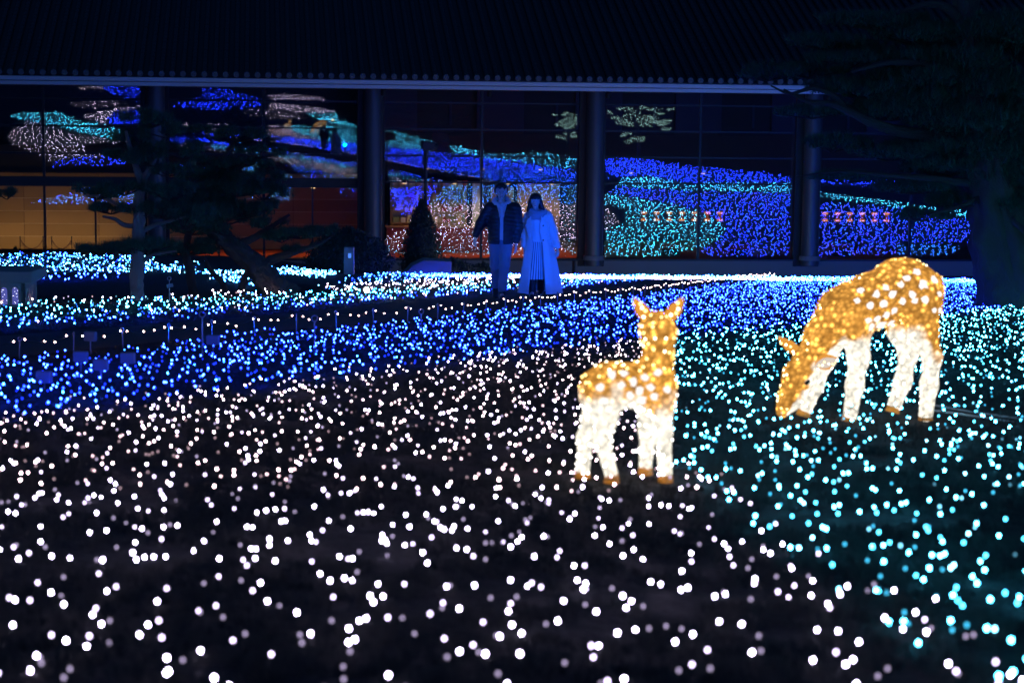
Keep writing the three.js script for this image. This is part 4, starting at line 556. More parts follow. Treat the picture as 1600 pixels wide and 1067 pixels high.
{
  const gx = 0.39, gz = -30.3, t = thing('person', 'woman in long pale coat, scarf and pleated skirt, right of the man', 'person', [gx, groundY(gx, gz) + 0.012, gz], -0.06);
  const H = [-0.055, 1.475, 0.03], s = 0.93;
  const body = [[0.0, 0.86, 0, 0.125, 0, 1.03, 0, 0.10, [0.9, 1, 1.1]], [0, 1.03, 0, 0.10, -0.01, 1.24, -0.01, 0.115, [0.82, 1, 1.1]], [-0.15, 1.275, -0.01, 0.045, 0.13, 1.275, -0.01, 0.045], [-0.03, 1.28, 0, 0.045, -0.052, 1.40, 0.02, 0.042], ...headBones(...H, s), [-0.16, 1.27, -0.01, 0.042, -0.215, 1.02, -0.03, 0.034], [-0.215, 1.02, -0.03, 0.033, -0.215, 0.80, 0.03, 0.024], [0.14, 1.27, -0.01, 0.042, 0.215, 1.02, 0.0, 0.034], [0.215, 1.02, 0, 0.033, 0.285, 0.79, 0.07, 0.024], ...hand([-0.215, 0.79, 0.032], 0, 0.15, 1, 0.9), ...hand([0.29, 0.775, 0.074], 0.18, 0.2, -1, 0.9),
    [-0.08, 0.86, 0, 0.09, -0.075, 0.47, 0.05, 0.052], [-0.075, 0.47, 0.05, 0.05, -0.085, 0.09, 0.02, 0.036], [0.075, 0.86, 0, 0.09, 0.05, 0.47, 0.0, 0.052], [0.05, 0.47, 0.0, 0.05, 0.03, 0.12, -0.26, 0.036], [-0.085, 0.09, 0.02, 0.035, -0.09, 0.04, 0.15, 0.028], [0.03, 0.12, -0.26, 0.035, 0.03, 0.05, -0.16, 0.028]];
  obj('body', net(bodyField(body, 0.02), [-0.36, 0, -0.36], [0.44, 1.66, 0.3], 0.0105), C.skin, t);
  face(t, ...H, s);
  const hair = without(bodyField([[H[0], H[1] + 0.04, H[2] - 0.025, 0.098, H[0], H[1] + 0.04, H[2] + 0.01, 0.093], [H[0], H[1] - 0.02, H[2] - 0.05, 0.085, H[0], H[1] - 0.09, H[2] - 0.06, 0.075], [H[0] - 0.082, H[1] + 0.02, H[2] + 0.01, 0.025, H[0] - 0.10, H[1] - 0.13, H[2] + 0.02, 0.034], [H[0] + 0.082, H[1] + 0.02, H[2] + 0.01, 0.025, H[0] + 0.115, H[1] - 0.13, H[2] + 0.02, 0.036], [H[0] - 0.05, H[1] + 0.05, H[2] + 0.068, 0.026, H[0] + 0.05, H[1] + 0.05, H[2] + 0.068, 0.026]], 0.022), (p) => Math.max(p[1] - (H[1] + 0.04 + 0.004 * Math.sin(p[0] * 140)), H[2] + 0.03 - p[2], Math.abs(p[0] - H[0]) - 0.068));
  obj('hair', net(crease(hair, 50, 12, 0.012), [H[0] - 0.18, H[1] - 0.24, H[2] - 0.18], [H[0] + 0.2, H[1] + 0.18, H[2] + 0.14], 0.007), C.hair, t);
  // scarf wound round the neck
  const sc = []; for (const [y, r, w] of [[1.345, 0.10, 0.042], [1.295, 0.125, 0.045], [1.25, 0.115, 0.04]]) for (let k = 0; k < 14; k++) { const f = (q) => { const a = q / 14 * 6.283; return [-0.035 + Math.cos(a) * r, y + 0.02 * Math.sin(a * 1.0 + y * 40) - (Math.sin(a) > 0 ? 0.025 * Math.sin(a) : 0), 0.01 + Math.sin(a) * r * 0.85]; }; sc.push([...f(k), w, ...f(k + 1), w]); }
  obj('scarf', net(crease(bodyField(sc, 0.02), 30, 60, 0.02), [-0.26, 1.14, -0.2], [0.2, 1.44, 0.22], 0.009), C.scarf, t);
  obj('sweater', loft([[1.26, -0.02, 0, 0.12, 0.10], [1.15, -0.02, 0.01, 0.135, 0.125], [1.0, -0.01, 0.01, 0.125, 0.115], [0.87, -0.01, 0.01, 0.135, 0.12]], { fold: 0.03, nf: 22, thick: 0.008 }), C.knit, t);
  // pleated skirt: pale pleats with dark valleys between
  const top = 0.885, hem = 0.30, n = 30;
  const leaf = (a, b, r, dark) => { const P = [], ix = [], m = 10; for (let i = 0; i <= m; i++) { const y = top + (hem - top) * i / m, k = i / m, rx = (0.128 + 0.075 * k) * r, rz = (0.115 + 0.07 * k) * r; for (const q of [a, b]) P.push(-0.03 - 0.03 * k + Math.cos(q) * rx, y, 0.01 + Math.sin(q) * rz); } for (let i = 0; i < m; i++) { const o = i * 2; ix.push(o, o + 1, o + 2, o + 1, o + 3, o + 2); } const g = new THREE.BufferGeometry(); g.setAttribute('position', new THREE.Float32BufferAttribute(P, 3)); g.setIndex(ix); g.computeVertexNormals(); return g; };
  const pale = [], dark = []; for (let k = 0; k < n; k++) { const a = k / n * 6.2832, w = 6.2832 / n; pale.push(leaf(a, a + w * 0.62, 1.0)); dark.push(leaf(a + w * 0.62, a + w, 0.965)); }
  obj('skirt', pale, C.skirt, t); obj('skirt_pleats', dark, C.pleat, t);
  // the coat: an open shell from the shoulders to the ankles, sleeves, lapels, pocket flap and buttons
  const open0 = 2.02, open1 = 1.571 - 0.30 + 6.2832;
  obj('coat', loft([[1.33, -0.02, -0.01, 0.105, 0.10], [1.27, -0.02, -0.01, 0.20, 0.14], [1.12, -0.01, -0.01, 0.205, 0.165], [0.92, 0.0, 0, 0.205, 0.17], [0.7, 0.01, 0, 0.24, 0.20], [0.4, 0.02, -0.01, 0.295, 0.24], [0.085, 0.025, -0.02, 0.35, 0.27]], { a0: open0, a1: open1, fold: 0.07, nf: 7, thick: 0.01, seg: 90 }), C.coat, t);
  const sleeve = bodyField([[0.13, 1.255, -0.01, 0.082, 0.215, 1.02, 0.0, 0.072], [0.215, 1.02, 0, 0.072, 0.28, 0.80, 0.065, 0.06]], 0.03), sleeveL = bodyField([[-0.155, 1.255, -0.01, 0.08, -0.215, 1.02, -0.03, 0.07], [-0.215, 1.02, -0.03, 0.07, -0.215, 0.81, 0.03, 0.058]], 0.03);
  obj('sleeve', net((p) => Math.max(crease(sleeve, 14, 22, 0.02)(p), 0.775 - p[1]), [0.0, 0.72, -0.14], [0.4, 1.38, 0.18], 0.0105), C.coat, t);
  obj('sleeve', net((p) => Math.max(crease(sleeveL, 14, 22, 0.02)(p), 0.775 - p[1]), [-0.34, 0.72, -0.16], [-0.02, 1.38, 0.14], 0.0105), C.coat, t);
  const lap = (k, x0, x1) => { const sh = new THREE.Shape(); sh.moveTo(0, 0); sh.lineTo(k * 0.075, -0.08); sh.lineTo(k * 0.05, -0.11); sh.lineTo(k * 0.085, -0.13); sh.lineTo(k * 0.0, -0.36); sh.lineTo(-k * 0.03, -0.2); return new THREE.ExtrudeGeometry(sh, { depth: 0.008, bevelEnabled: true, bevelSize: 0.003, bevelThickness: 0.003, bevelSegments: 1 }).rotateX(-0.09).rotateY(k * 0.28).translate(x0, 1.255, 0.155); };
  obj('lapel', lap(1, 0.045), C.coat, t); obj('lapel', lap(-1, -0.115), C.coat, t);
  obj('pocket_flap', box(0.12, 0.028, 0.014, 0.155, 0.885, 0.132, 0.006).rotateY(0.0), C.coat, t);
  for (const [x, y] of [[0.075, 1.12], [0.07, 1.0], [0.078, 0.90], [-0.155, 1.0]]) obj('button', new THREE.CylinderGeometry(0.013, 0.013, 0.008, 14).rotateX(1.571).translate(x, y, x > 0 ? 0.172 : 0.135), C.button, t);
  const flat = (f) => (p) => Math.max(f(p), 0.002 - p[1]);
  obj('boot', net(flat(bodyField([[-0.078, 0.40, 0.045, 0.058, -0.085, 0.07, 0.02, 0.05], [-0.085, 0.045, 0.03, 0.045, -0.092, 0.032, 0.17, 0.036]], 0.03)), [-0.18, -0.02, -0.08], [0.02, 0.46, 0.28], 0.0095), C.boot, t);
  obj('boot', net(flat(bodyField([[0.048, 0.42, -0.03, 0.056, 0.03, 0.12, -0.25, 0.048], [0.03, 0.09, -0.25, 0.042, 0.03, 0.035, -0.13, 0.034]], 0.03)), [-0.06, -0.02, -0.36], [0.15, 0.48, 0.06], 0.0095), C.boot, t);
}
// ---------------------------------------------------------------- garden things
const at = (px, py, D) => { const v = new THREE.Vector3(px / 800 - 1, 1 - py / 533.5, 0.5).unproject(camera).sub(camera.position); return v.multiplyScalar(D / -v.z).add(camera.position); };
const onGround = (x, d) => [x, groundY(x, -d), -d];
let glowBulb = null;
M.steel = std(0.22, 0.23, 0.25, 0.4, { metalness: 0.7 }); M.stone = std(0.26, 0.25, 0.23, 0.9, { bumpMap: grainBump, bumpScale: 0.01 }); M.plastic = std(0.2, 0.21, 0.24, 0.6);
{ // the string of bulbs on looped stakes along the near edge of the path
  const n = 46, pts = [], stakeG = merge([cyl(0.006, 0.006, 0.19, 0, -0.03, 0, 6), new THREE.TorusGeometry(0.016, 0.0045, 6, 14).translate(0, 0.172, 0)]);
  const t0 = []; for (let i = 0; i < n; i++) { const p = nearEdge.getPointAt(0.02 + 0.95 * i / (n - 1)), x = p.x - 0.02, z = p.z + 0.3; t0.push([x, groundY(x, z), z]); }
  let first = null;
  t0.forEach((p, i) => { let s; if (!first) { s = first = thing('rope_stake', 'thin metal stake with a loop at its top carrying the bulb string along the path', 'stake', p, 0, 'stakes along the near edge of the path'); obj('stake', stakeG, M.steel, s); } else { s = first.clone(); s.name = numbered('rope_stake'); scene.add(s); s.position.set(...p); } s.userData.label = `thin looped stake carrying the bulb string beside the path, ${nth(i)} from the left`; s.rotation.y = i * 1.3; s.rotation.z = Math.sin(i * 7.1) * 0.06; });
  const t = thing('string_lights', 'string of warm pink bulbs slung between stakes along the near edge of the path', 'string lights', t0[0]), R = rng(404), wire = [], lamp = glow(1, 0.62, 0.55, 30), bg = new THREE.SphereGeometry(1, 8, 6), cone = new THREE.ConeGeometry(0.009, 0.022, 8);
  for (let i = 0; i < n - 1; i++) {
    const a = t0[i], b = t0[i + 1], f = (k) => [a[0] + (b[0] - a[0]) * k - t0[0][0], a[1] + (b[1] - a[1]) * k + 0.172 - 0.05 * 4 * k * (1 - k) - t0[0][1], a[2] + (b[2] - a[2]) * k - t0[0][2]];
    for (let k = 0; k < 6; k++) wire.push(rod(f(k / 6), f((k + 1) / 6), 0.0028, 0.0028, 4));
    for (let k = 0; k < 4; k++) { const q = f((k + 0.15 + 0.7 * R()) / 4), s = 0.0072, y = q[1] + (R() - 0.5) * 0.035; const b2 = obj('bulb', bg, lamp, t); b2.scale.set(s, s, s); b2.position.set(q[0], y, q[2]); }
  }
  obj('wire', wire, wireMat, t);
}
// blue floodlights on stakes among the blue bulbs, turned towards the couple and the hall
const floodGlass = glow(0.02, 0.12, 1, 1.5);
function flood(name, label, [x, d], h, aim, power, color = [0.0, 0.075, 1], group = 'small floodlights in the blue strip', cone = 0.5) {
  const p = onGround(x, d), t = thing(name, label, 'floodlight', p, 0, group), to = new THREE.Vector3(...aim).sub(new THREE.Vector3(p[0], p[1] + h, p[2]));
  obj('stake', rod([0, -0.05, 0], [0, h, 0], 0.007), M.steel, t);
  const head = obj('lamp_housing', new RoundedBoxGeometry(0.11, 0.085, 0.05, 2, 0.01), M.plastic, t); head.position.y = h; head.lookAt(new THREE.Vector3(p[0], p[1] + h, p[2]).add(to));
  obj('lamp_glass', new THREE.PlaneGeometry(0.09, 0.065).translate(0, 0, 0.0265), floodGlass, head);
  if (power) { const s = new THREE.SpotLight(new THREE.Color().setRGB(...color), power, 0, cone, 0.6); s.shadow.radius = 2; s.castShadow = true; s.position.set(0, h, 0).addScaledVector(to.clone().normalize(), 0.05); s.target.position.copy(to).add(new THREE.Vector3(0, h, 0)); t.add(s, s.target); }
  return t;
}
const AIM = [0.1, -0.35, -30];
flood('floodlight', 'small box floodlight nearest the path in the blue strip', [-3.63, 17.0], 0.16, AIM, 130, undefined, undefined, 0.16);
flood('floodlight', 'small box floodlight by the tall looped stake in the blue strip', [-2.62, 17.3], 0.12, AIM, 130, undefined, undefined, 0.16);
flood('floodlight', 'leftmost small box floodlight low in the blue strip', [-3.3, 15.1], 0.13, AIM, 0);
flood('floodlight', 'small box floodlight second lowest in the blue strip', [-3.0, 14.4], 0.13, [4, -1, -74], 0);
flood('floodlight', 'small box floodlight right of its two neighbours in the blue strip', [-2.9, 14.9], 0.14, [4, -1, -74], 0);
flood('floodlight', 'small box floodlight at the lower edge of the blue strip', [-3.25, 13.7], 0.10, AIM, 0);
flood('floodlight', 'small box floodlight behind the fawn in the blue strip', [2.0, 24], 0.13, [0.3, -0.45, -31], 130, undefined, undefined, 0.16);
{ // the one bright white spotlight standing in the bed
  const p = onGround(-2.24, 30.4), t = thing('garden_spotlight', 'single dazzling white spotlight standing among the fairy lights left of the man', 'spotlight', p);
  obj('stake', rod([0, -0.05, 0], [0, 0.07, 0], 0.01), M.steel, t); obj('lamp_head', new THREE.CylinderGeometry(0.05, 0.04, 0.08, 16, 1, true).rotateX(1.2).translate(0, 0.1, 0), M.dark, t);
  obj('lamp_bulb', new THREE.SphereGeometry(0.036, 14, 10).translate(0, 0.1, 0.01), glow(1, 0.9, 0.75, 60), t);
  const l = new THREE.PointLight(new THREE.Color().setRGB(1, 0.88, 0.72), 0.6); l.position.set(0, 0.1, 0.01); l.shadow.radius = 1; t.add(l);
}
{ const p = onGround(4.97, 0.9), t = thing('garden_spotlight', 'small warm garden lamp beside the photographer, mirrored in the glass', 'spotlight', p); obj('stake', rod([0, -0.05, 0], [0, 0.3, 0], 0.012), M.steel, t); obj('lamp_bulb', new THREE.SphereGeometry(0.09, 14, 10).translate(0, 0.38, 0), glow(1, 0.75, 0.4, 9), t); }
{ // hooked stakes and their little tags
  const hook = (x, d, h, lab) => { const t = thing('hooked_stake', lab, 'stake', onGround(x, d), 0.4, 'tall hooked stakes in the beds'); obj('stake', [rod([0, -0.05, 0], [0, h, 0], 0.007), new THREE.TorusGeometry(0.026, 0.006, 6, 16).translate(0, h + 0.026, 0)], M.steel, t); return t; };
  hook(-2.65, 16.9, 0.34, 'tall looped stake standing among the blue bulbs left'); hook(-1.72, 17.2, 0.3, 'looped stake among the blue bulbs near the box light'); hook(-0.93, 20.2, 0.22, 'looped stake among the blue bulbs in the middle');
  const a = hook(-4.8, 27.7, 0.3, 'hooked stake with a small tag at the edge of the dark lawn'); obj('tag', box(0.09, 0.05, 0.006, 0.05, 0.22, 0.01).rotateZ(0.2), M.plastic, a);
}
{ // stone lantern at the left
  const t = thing('stone_lantern', 'low stone lantern with a flat cap and softly lit arched openings', 'lantern', onGround(-6.62, 25.8), 0.02), w = 0.34, h = 0.31;
  const side = new THREE.Shape([[-w, 0], [w, 0], [w, h], [-w, h]].map((p) => new THREE.Vector2(...p)));
  for (const x of [-0.21, -0.07, 0.07, 0.21]) { const o = new THREE.Path(); o.moveTo(x - 0.048, 0.025); o.lineTo(x + 0.048, 0.025); o.lineTo(x + 0.048, 0.21); o.absarc(x, 0.21, 0.048, 0, Math.PI); o.lineTo(x - 0.048, 0.025); side.holes.push(o); }
  const wall = new THREE.ExtrudeGeometry(side, { depth: 0.05, bevelEnabled: true, bevelSize: 0.004, bevelThickness: 0.004, bevelSegments: 1, curveSegments: 16 });
  for (let k = 0; k < 4; k++) { const m = obj('arched_wall', wall, M.stone, t); m.rotation.y = k * Math.PI / 2; m.position.set(Math.sin(k * Math.PI / 2) * (w - 0.05), 0.02, Math.cos(k * Math.PI / 2) * (w - 0.05)); }
  obj('base', box(0.78, 0.06, 0.78, 0, -0.01, 0, 0.012), M.stone, t);
  const slab = new RoundedBoxGeometry(0.92, 0.15, 0.92, 4, 0.02), P = slab.attributes.position; for (let i = 0; i < P.count; i++) { const n = (fbm(P.getX(i) * 9, P.getY(i) * 9, P.getZ(i) * 9) - 0.5) * 0.02; P.setXYZ(i, P.getX(i) + n, P.getY(i) + n, P.getZ(i) + n); } slab.computeVertexNormals();
  obj('cap', slab.translate(0, h + 0.105, 0), M.stone, t);
  obj('lamp_paper', box(0.5, 0.27, 0.5, 0, 0.165, 0), glow(0.13, 0.15, 0.62, 0.62), t);
  const R = rng(61), g = new THREE.OctahedronGeometry(0.004, 0); for (let k = 0; k < 70; k++) { const b = obj('bulb', g, glowBulb ??= glow(0.8, 0.8, 1, 5), t); b.position.set((R() - 0.5) * 0.5, 0.05 + R() * 0.22, 0.252); }
}
// leaves: small two-sided blades scattered through a volume
M.leaf = std(0.035, 0.06, 0.03, 0.7); M.leafDark = std(0.035, 0.06, 0.04, 0.75); M.needle = std(0.045, 0.12, 0.07, 0.7); M.needleDark = std(0.02, 0.03, 0.022, 0.75); M.barkPale = std(0.24, 0.21, 0.19, 0.95, { bumpMap: grainBump, bumpScale: 0.02 }); M.bark = std(0.085, 0.07, 0.058, 0.95, { bumpMap: grainBump, bumpScale: 0.02 });
const leafGeo = (() => { const s = new THREE.Shape(); s.moveTo(0, 0); s.quadraticCurveTo(0.5, 0.4, 0, 1.2); s.quadraticCurveTo(-0.5, 0.4, 0, 0); return new THREE.ShapeGeometry(s, 3); })();
function foliage(t, name, geo, mat, list) { const im = new THREE.InstancedMesh(geo, mat, list.length), m = new THREE.Matrix4(), q = new THREE.Quaternion(), e = new THREE.Euler(), v = new THREE.Vector3(), s = new THREE.Vector3(); list.forEach(([x, y, z, k, a, b, c], i) => { q.setFromEuler(e.set(a, b, c)); im.setMatrixAt(i, m.compose(v.set(x, y, z), q, s.set(k, k, k))); }); im.name = name; im.userData.kind = 'stuff'; t.add(im); return im; }
function shrub(name, label, cat, [x, d], profile, n, size, seed, mat = M.leafDark, group) { // profile: [[height, radius], ...]
  const t = thing(name, label, cat, onGround(x, d), 0, group), R = rng(seed), list = [], H = profile.at(-1)[0];
  const rad = (y) => { for (let i = 1; i < profile.length; i++) if (y <= profile[i][0]) { const [a, b] = [profile[i - 1], profile[i]]; return a[1] + (b[1] - a[1]) * (y - a[0]) / (b[0] - a[0]); } return 0; };
  for (let i = 0; i < n; i++) { const y = R() * H, a = R() * 6.283, bump = 0.8 + 0.4 * fbm(Math.cos(a) * 2 + seed, y * 3, Math.sin(a) * 2), r = rad(y) * bump * Math.sqrt(0.45 + 0.6 * R()); list.push([Math.cos(a) * r, y + (R() - 0.5) * 0.06, Math.sin(a) * r, size * (0.6 + 0.8 * R()), R() * 6.28, R() * 6.28, R() * 6.28]); }
  foliage(t, 'leaves', leafGeo, mat, list);
  for (let k = 0; k < 5; k++) obj('stem', rod([0, -0.1, 0], [(R() - 0.5) * profile[1][1], H * (0.5 + 0.35 * R()), (R() - 0.5) * profile[1][1]], 0.03, 0.01), M.bark, t);
  const core = obj('core', new THREE.LatheGeometry(profile.map(([y, r]) => new THREE.Vector2(r * 0.72, y * 0.94)), 20), M.leafDark, t); core.name = 'inner_growth';
  return t;
}
shrub('conical_shrub', 'tall dark clipped cone shrub between the left column and the man', 'shrub', [-2.85, 62], [[0, 0.5], [0.5, 0.72], [1.1, 0.62], [1.8, 0.38], [2.3, 0.12], [2.45, 0.0]], 5200, 0.075, 71);
shrub('round_shrub', 'wide dark rounded shrub before the second column', 'shrub', [-4.55, 55], [[0, 1.15], [0.35, 1.3], [0.75, 1.1], [1.05, 0.6], [1.2, 0.0]], 6000, 0.08, 72);
shrub('low_shrub', 'low dark spreading shrub at the foot of the conical shrub', 'shrub', [-1.85, 60], [[0, 0.9], [0.3, 0.85], [0.5, 0.45], [0.62, 0]], 2600, 0.07, 73);
shrub('low_shrub', 'low dark shrub right of the spreading one, left of the man', 'shrub', [-0.9, 61], [[0, 0.7], [0.25, 0.65], [0.42, 0.3], [0.5, 0]], 1800, 0.07, 74);
for (const [u, i] of [[-8.6, 0], [-6.35, 1]]) { const w = inHall(u, 0, 1.15); shrub('clipped_cone', ['small clipped cone on the terrace left of the rope posts', 'small clipped cone on the terrace right of the rope posts'][i], 'topiary', [w.x, -w.z], [[0, 0.22], [0.3, 0.2], [0.7, 0.1], [0.98, 0.0]], 900, 0.05, 80 + i); }
{ // floodlight pole behind the cone, bollard in front of the round shrub, sloping slab
  const t = thing('floodlight_pole', 'dark pole with a heavy floodlight head behind the conical shrub', 'floodlight', onGround(-2.78, 62.8)), top = 4.05;
  obj('pole', cyl(0.06, 0.05, top, 0, 0, 0, 14), M.dark, t); obj('bracket', box(0.2, 0.06, 0.12, 0, top, 0), M.dark, t);
  const h = obj('lamp_housing', [new RoundedBoxGeometry(0.42, 0.3, 0.26, 2, 0.04), new THREE.CylinderGeometry(0.14, 0.15, 0.12, 18).rotateZ(1.571).translate(0.24, -0.02, 0)], M.dark, t); h.position.set(0.06, top + 0.16, 0); h.rotation.z = -0.12; h.rotation.y = 0.3;
  const b = thing('bollard', 'short dark bollard with a small pale blue window before the round shrub', 'bollard', onGround(-4.25, 51.5)); obj('bollard_body', box(0.26, 0.72, 0.2, 0, 0.36, 0, 0.02), M.steel, b); obj('lamp_window', box(0.075, 0.12, 0.01, 0.02, 0.5, 0.101), glow(0.08, 0.25, 1, 1.1), b);
  const s = thing('stone_slab', 'sloping grey slab between the round shrub and the low shrubs', 'stone', onGround(-2.9, 58.5), 0.1), sh = new THREE.Shape([[-0.75, -0.3], [1.0, -0.3], [1.0, 0.52], [0.25, 0.56], [-0.1, 0.4]].map((p) => new THREE.Vector2(...p))); obj('slab', new THREE.ExtrudeGeometry(sh, { depth: 0.9, bevelEnabled: true, bevelSize: 0.03, bevelThickness: 0.03, bevelSegments: 2 }), M.stone, s);
}
{ // feeding cable behind the doe
  const t = thing('power_cable', 'pale thin power cable lying behind the grazing deer', 'cable', onGround(2.75, 12.6)); obj('cable', tube([[-0.15, 0.06, 0.02], [0.05, 0.035, 0.0], [0.25, 0.02, 0.1], [0.5, 0.0, 0.25]], 0.006, 30, 6), std(0.6, 0.6, 0.6, 0.5), t); obj('cable', tube([[-0.1, 0.09, -0.02], [0.1, 0.05, -0.05], [0.35, 0.02, 0.0], [0.62, 0.0, 0.1]], 0.005, 30, 6), std(0.6, 0.6, 0.6, 0.5), t);
}
// ---------------------------------------------------------------- pines
const tuft = (() => { const P = [], R = rng(9); for (let k = 0; k < 16; k++) { const a = k / 16 * 6.283 + R() * 0.3, e = 0.15 + 1.2 * R(), l = 0.75 + 0.35 * R(), dx = Math.cos(a) * Math.cos(e), dz = Math.sin(a) * Math.cos(e), dy = Math.sin(e), w = 0.024; P.push(-Math.sin(a) * w, 0, Math.cos(a) * w, Math.sin(a) * w, 0, -Math.cos(a) * w, dx * l, dy * l, dz * l); } const g = new THREE.BufferGeometry(); g.setAttribute('position', new THREE.Float32BufferAttribute(P, 3)); g.computeVertexNormals(); return g; })();
function pine(name, label, base, trunks, pads, seed, mat, tuftSize, perPad, bark = M.bark) { // all given in world points; pads: [centre, rx, ry, rz]
  const t = thing(name, label, 'pine tree', base), R = rng(seed), B = new THREE.Vector3(...base), rel = (p) => [p.x - B.x, p.y - B.y, p.z - B.z];
  for (const [kind, pts, radii] of trunks) obj(kind, taper(pts.map(rel), radii, kind === 'trunk' ? 120 : 48, kind === 'trunk' ? 36 : 12, kind === 'trunk' ? -0.14 : 0.14), bark, t);
  const list = [], twigs = [];
  for (const [c, rx, ry, rz, dense = 1] of pads) {
    const C = rel(c), n = Math.round(perPad * dense * rx * rz / 0.5);
    const hubs = []; for (let k = 0; k < Math.max(4, Math.round(n / 26)); k++) { const a = R() * 6.283, q = Math.sqrt(R()); hubs.push([C[0] + Math.cos(a) * q * rx, C[1] + (R() * 0.9 - 0.35) * ry * (1 - q * 0.6), C[2] + Math.sin(a) * q * rz]); }
    for (const h of hubs) { const m = [C[0] + (h[0] - C[0]) * 0.45, Math.min(C[1], h[1]) - ry * 0.35, C[2] + (h[2] - C[2]) * 0.45]; twigs.push(tube([[C[0], C[1] - ry * 0.6, C[2]], m, h], 0.008, 6, 4)); for (let k = 0; k < 26; k++) { const g = () => (R() + R() + R() - 1.5) * 0.62; list.push([h[0] + g() * rx * 0.42, h[1] + g() * ry * 0.5, h[2] + g() * rz * 0.42, tuftSize * (0.7 + 0.6 * R()), (R() - 0.5) * 1.2, R() * 6.28, (R() - 0.5) * 1.2]); } }
  }
  obj('twigs', twigs, M.bark, t); foliage(t, 'needles', tuft, mat, list);
  return t;
}
const P = (px, py, D) => at(px, py, D);
{ // the upright young pine at the left, forked
  const D = 28, pad = (x, y, rx, ry, k = 1, dz = 0) => [P(x, y, D + dz), rx / 3111 * D, ry / 3111 * D, rx / 3111 * D * 0.8, k];
  pine('pine_tree', 'slender forked pine with a pale trunk left of the leaning pine', onGround(-5.27, 28), [
    ['trunk', [P(214, 476, D), P(213, 430, D), P(216, 360, D), P(217, 310, D), P(221, 282, D)], [0.105, 0.09, 0.085, 0.075, 0.07]],
    ['limb', [P(221, 285, D), P(210, 256, D), P(202, 230, D - 0.1), P(196, 205, D - 0.2)], [0.06, 0.045, 0.035, 0.02]], ['limb', [P(221, 285, D), P(234, 262, D), P(244, 240, D + 0.1), P(258, 212, D + 0.2)], [0.055, 0.042, 0.034, 0.02]],
    ['limb', [P(216, 352, D), P(195, 352, D), P(178, 342, D - 0.1), P(160, 338, D - 0.2)], [0.04, 0.034, 0.026, 0.014]], ['limb', [P(219, 318, D), P(190, 322, D), P(160, 308, D), P(130, 305, D)], [0.034, 0.03, 0.022, 0.012]], ['limb', [P(216, 365, D), P(240, 352, D), P(262, 346, D), P(290, 338, D)], [0.04, 0.03, 0.022, 0.014]], ['limb', [P(215, 410, D), P(240, 398, D), P(275, 392, D)], [0.035, 0.025, 0.014]],
  ], [pad(208, 218, 34, 18, 0.7), pad(258, 205, 36, 18, 0.8), pad(232, 190, 40, 18), pad(215, 240, 40, 22, 0.9), pad(262, 266, 36, 16, 0.8), pad(285, 340, 45, 30, 1), pad(285, 235, 38, 20, 0.8), pad(175, 243, 16, 6, 0.4), pad(240, 250, 50, 16, 0.6), pad(150, 302, 42, 16, 1.3), pad(195, 296, 32, 14, 1.2), pad(172, 328, 34, 11, 1.2), pad(262, 300, 45, 22, 1.2), pad(250, 330, 45, 20, 1.2), pad(165, 392, 45, 10, 1.1), pad(230, 385, 50, 16, 1.2), pad(10, 306, 16, 9, 1)], 101, M.needle, 0.125, 1250, M.barkPale);
}
{ // the leaning pine
  const D = 31, pad = (x, y, rx, ry, k = 1, dz = 0) => [P(x, y, D + dz), rx / 3111 * D, ry / 3111 * D, rx / 3111 * D * 0.8, k];
  pine('pine_tree', 'old leaning pine with a thick slanting trunk and layered dark crown', onGround(-3.7, 31), [
    ['trunk', [P(448, 470, D), P(425, 444, D), P(398, 414, D), P(360, 382, D), P(325, 350, D), P(310, 320, D)], [0.26, 0.2, 0.165, 0.14, 0.11, 0.08]],
    ['trunk', [P(302, 462, D), P(296, 425, D), P(290, 390, D), P(300, 345, D)], [0.075, 0.065, 0.055, 0.04]], ['limb', [P(356, 462, D), P(345, 440, D), P(330, 425, D), P(318, 400, D)], [0.05, 0.045, 0.035, 0.025]], ['limb', [P(374, 462, D), P(383, 432, D), P(392, 408, D)], [0.06, 0.05, 0.045]],
    ['limb', [P(405, 418, D), P(430, 404, D), P(465, 392, D - 0.2), P(500, 380, D - 0.3), P(522, 366, D - 0.3)], [0.09, 0.07, 0.05, 0.035, 0.015]], ['limb', [P(365, 385, D), P(395, 372, D), P(430, 350, D), P(452, 335, D)], [0.07, 0.055, 0.04, 0.02]], ['limb', [P(312, 325, D), P(330, 280, D), P(350, 245, D), P(372, 215, D)], [0.07, 0.05, 0.035, 0.02]], ['limb', [P(330, 355, D), P(300, 340, D), P(265, 345, D), P(240, 352, D)], [0.06, 0.045, 0.03, 0.015]],
  ], [pad(375, 212, 50, 16, 0.5), pad(385, 278, 50, 16, 0.7), pad(300, 305, 50, 24, 1.2), pad(345, 330, 70, 26, 1.2), pad(410, 300, 40, 20, 1), pad(310, 205, 22, 8, 0.4), pad(405, 240, 36, 12, 0.6), pad(350, 256, 50, 14, 0.5), pad(300, 275, 50, 20, 1), pad(428, 262, 26, 8, 0.5), pad(370, 295, 60, 20, 1.3), pad(320, 315, 60, 22, 1.3), pad(400, 325, 40, 18, 1.1), pad(300, 355, 55, 20, 1.2), pad(350, 340, 45, 18, 1.1), pad(420, 352, 30, 14, 1.1), pad(470, 366, 42, 12, 1.4), pad(505, 360, 26, 10, 1.2), pad(440, 372, 30, 12, 1.1), pad(280, 392, 55, 14, 1.3), pad(345, 382, 40, 12, 0.8), pad(455, 392, 28, 7, 0.8)], 202, M.needle, 0.125, 1050);
  const m = thing('earth_mound', 'dark mound at the root of the leaning pine', 'mound', onGround(-3.55, 31.5)); obj('mound', new THREE.SphereGeometry(1, 28, 14, 0, 6.283, 0, 1.571).scale(0.75, 0.2, 0.6).translate(0.1, -0.05, 0), M.turf, m);
}
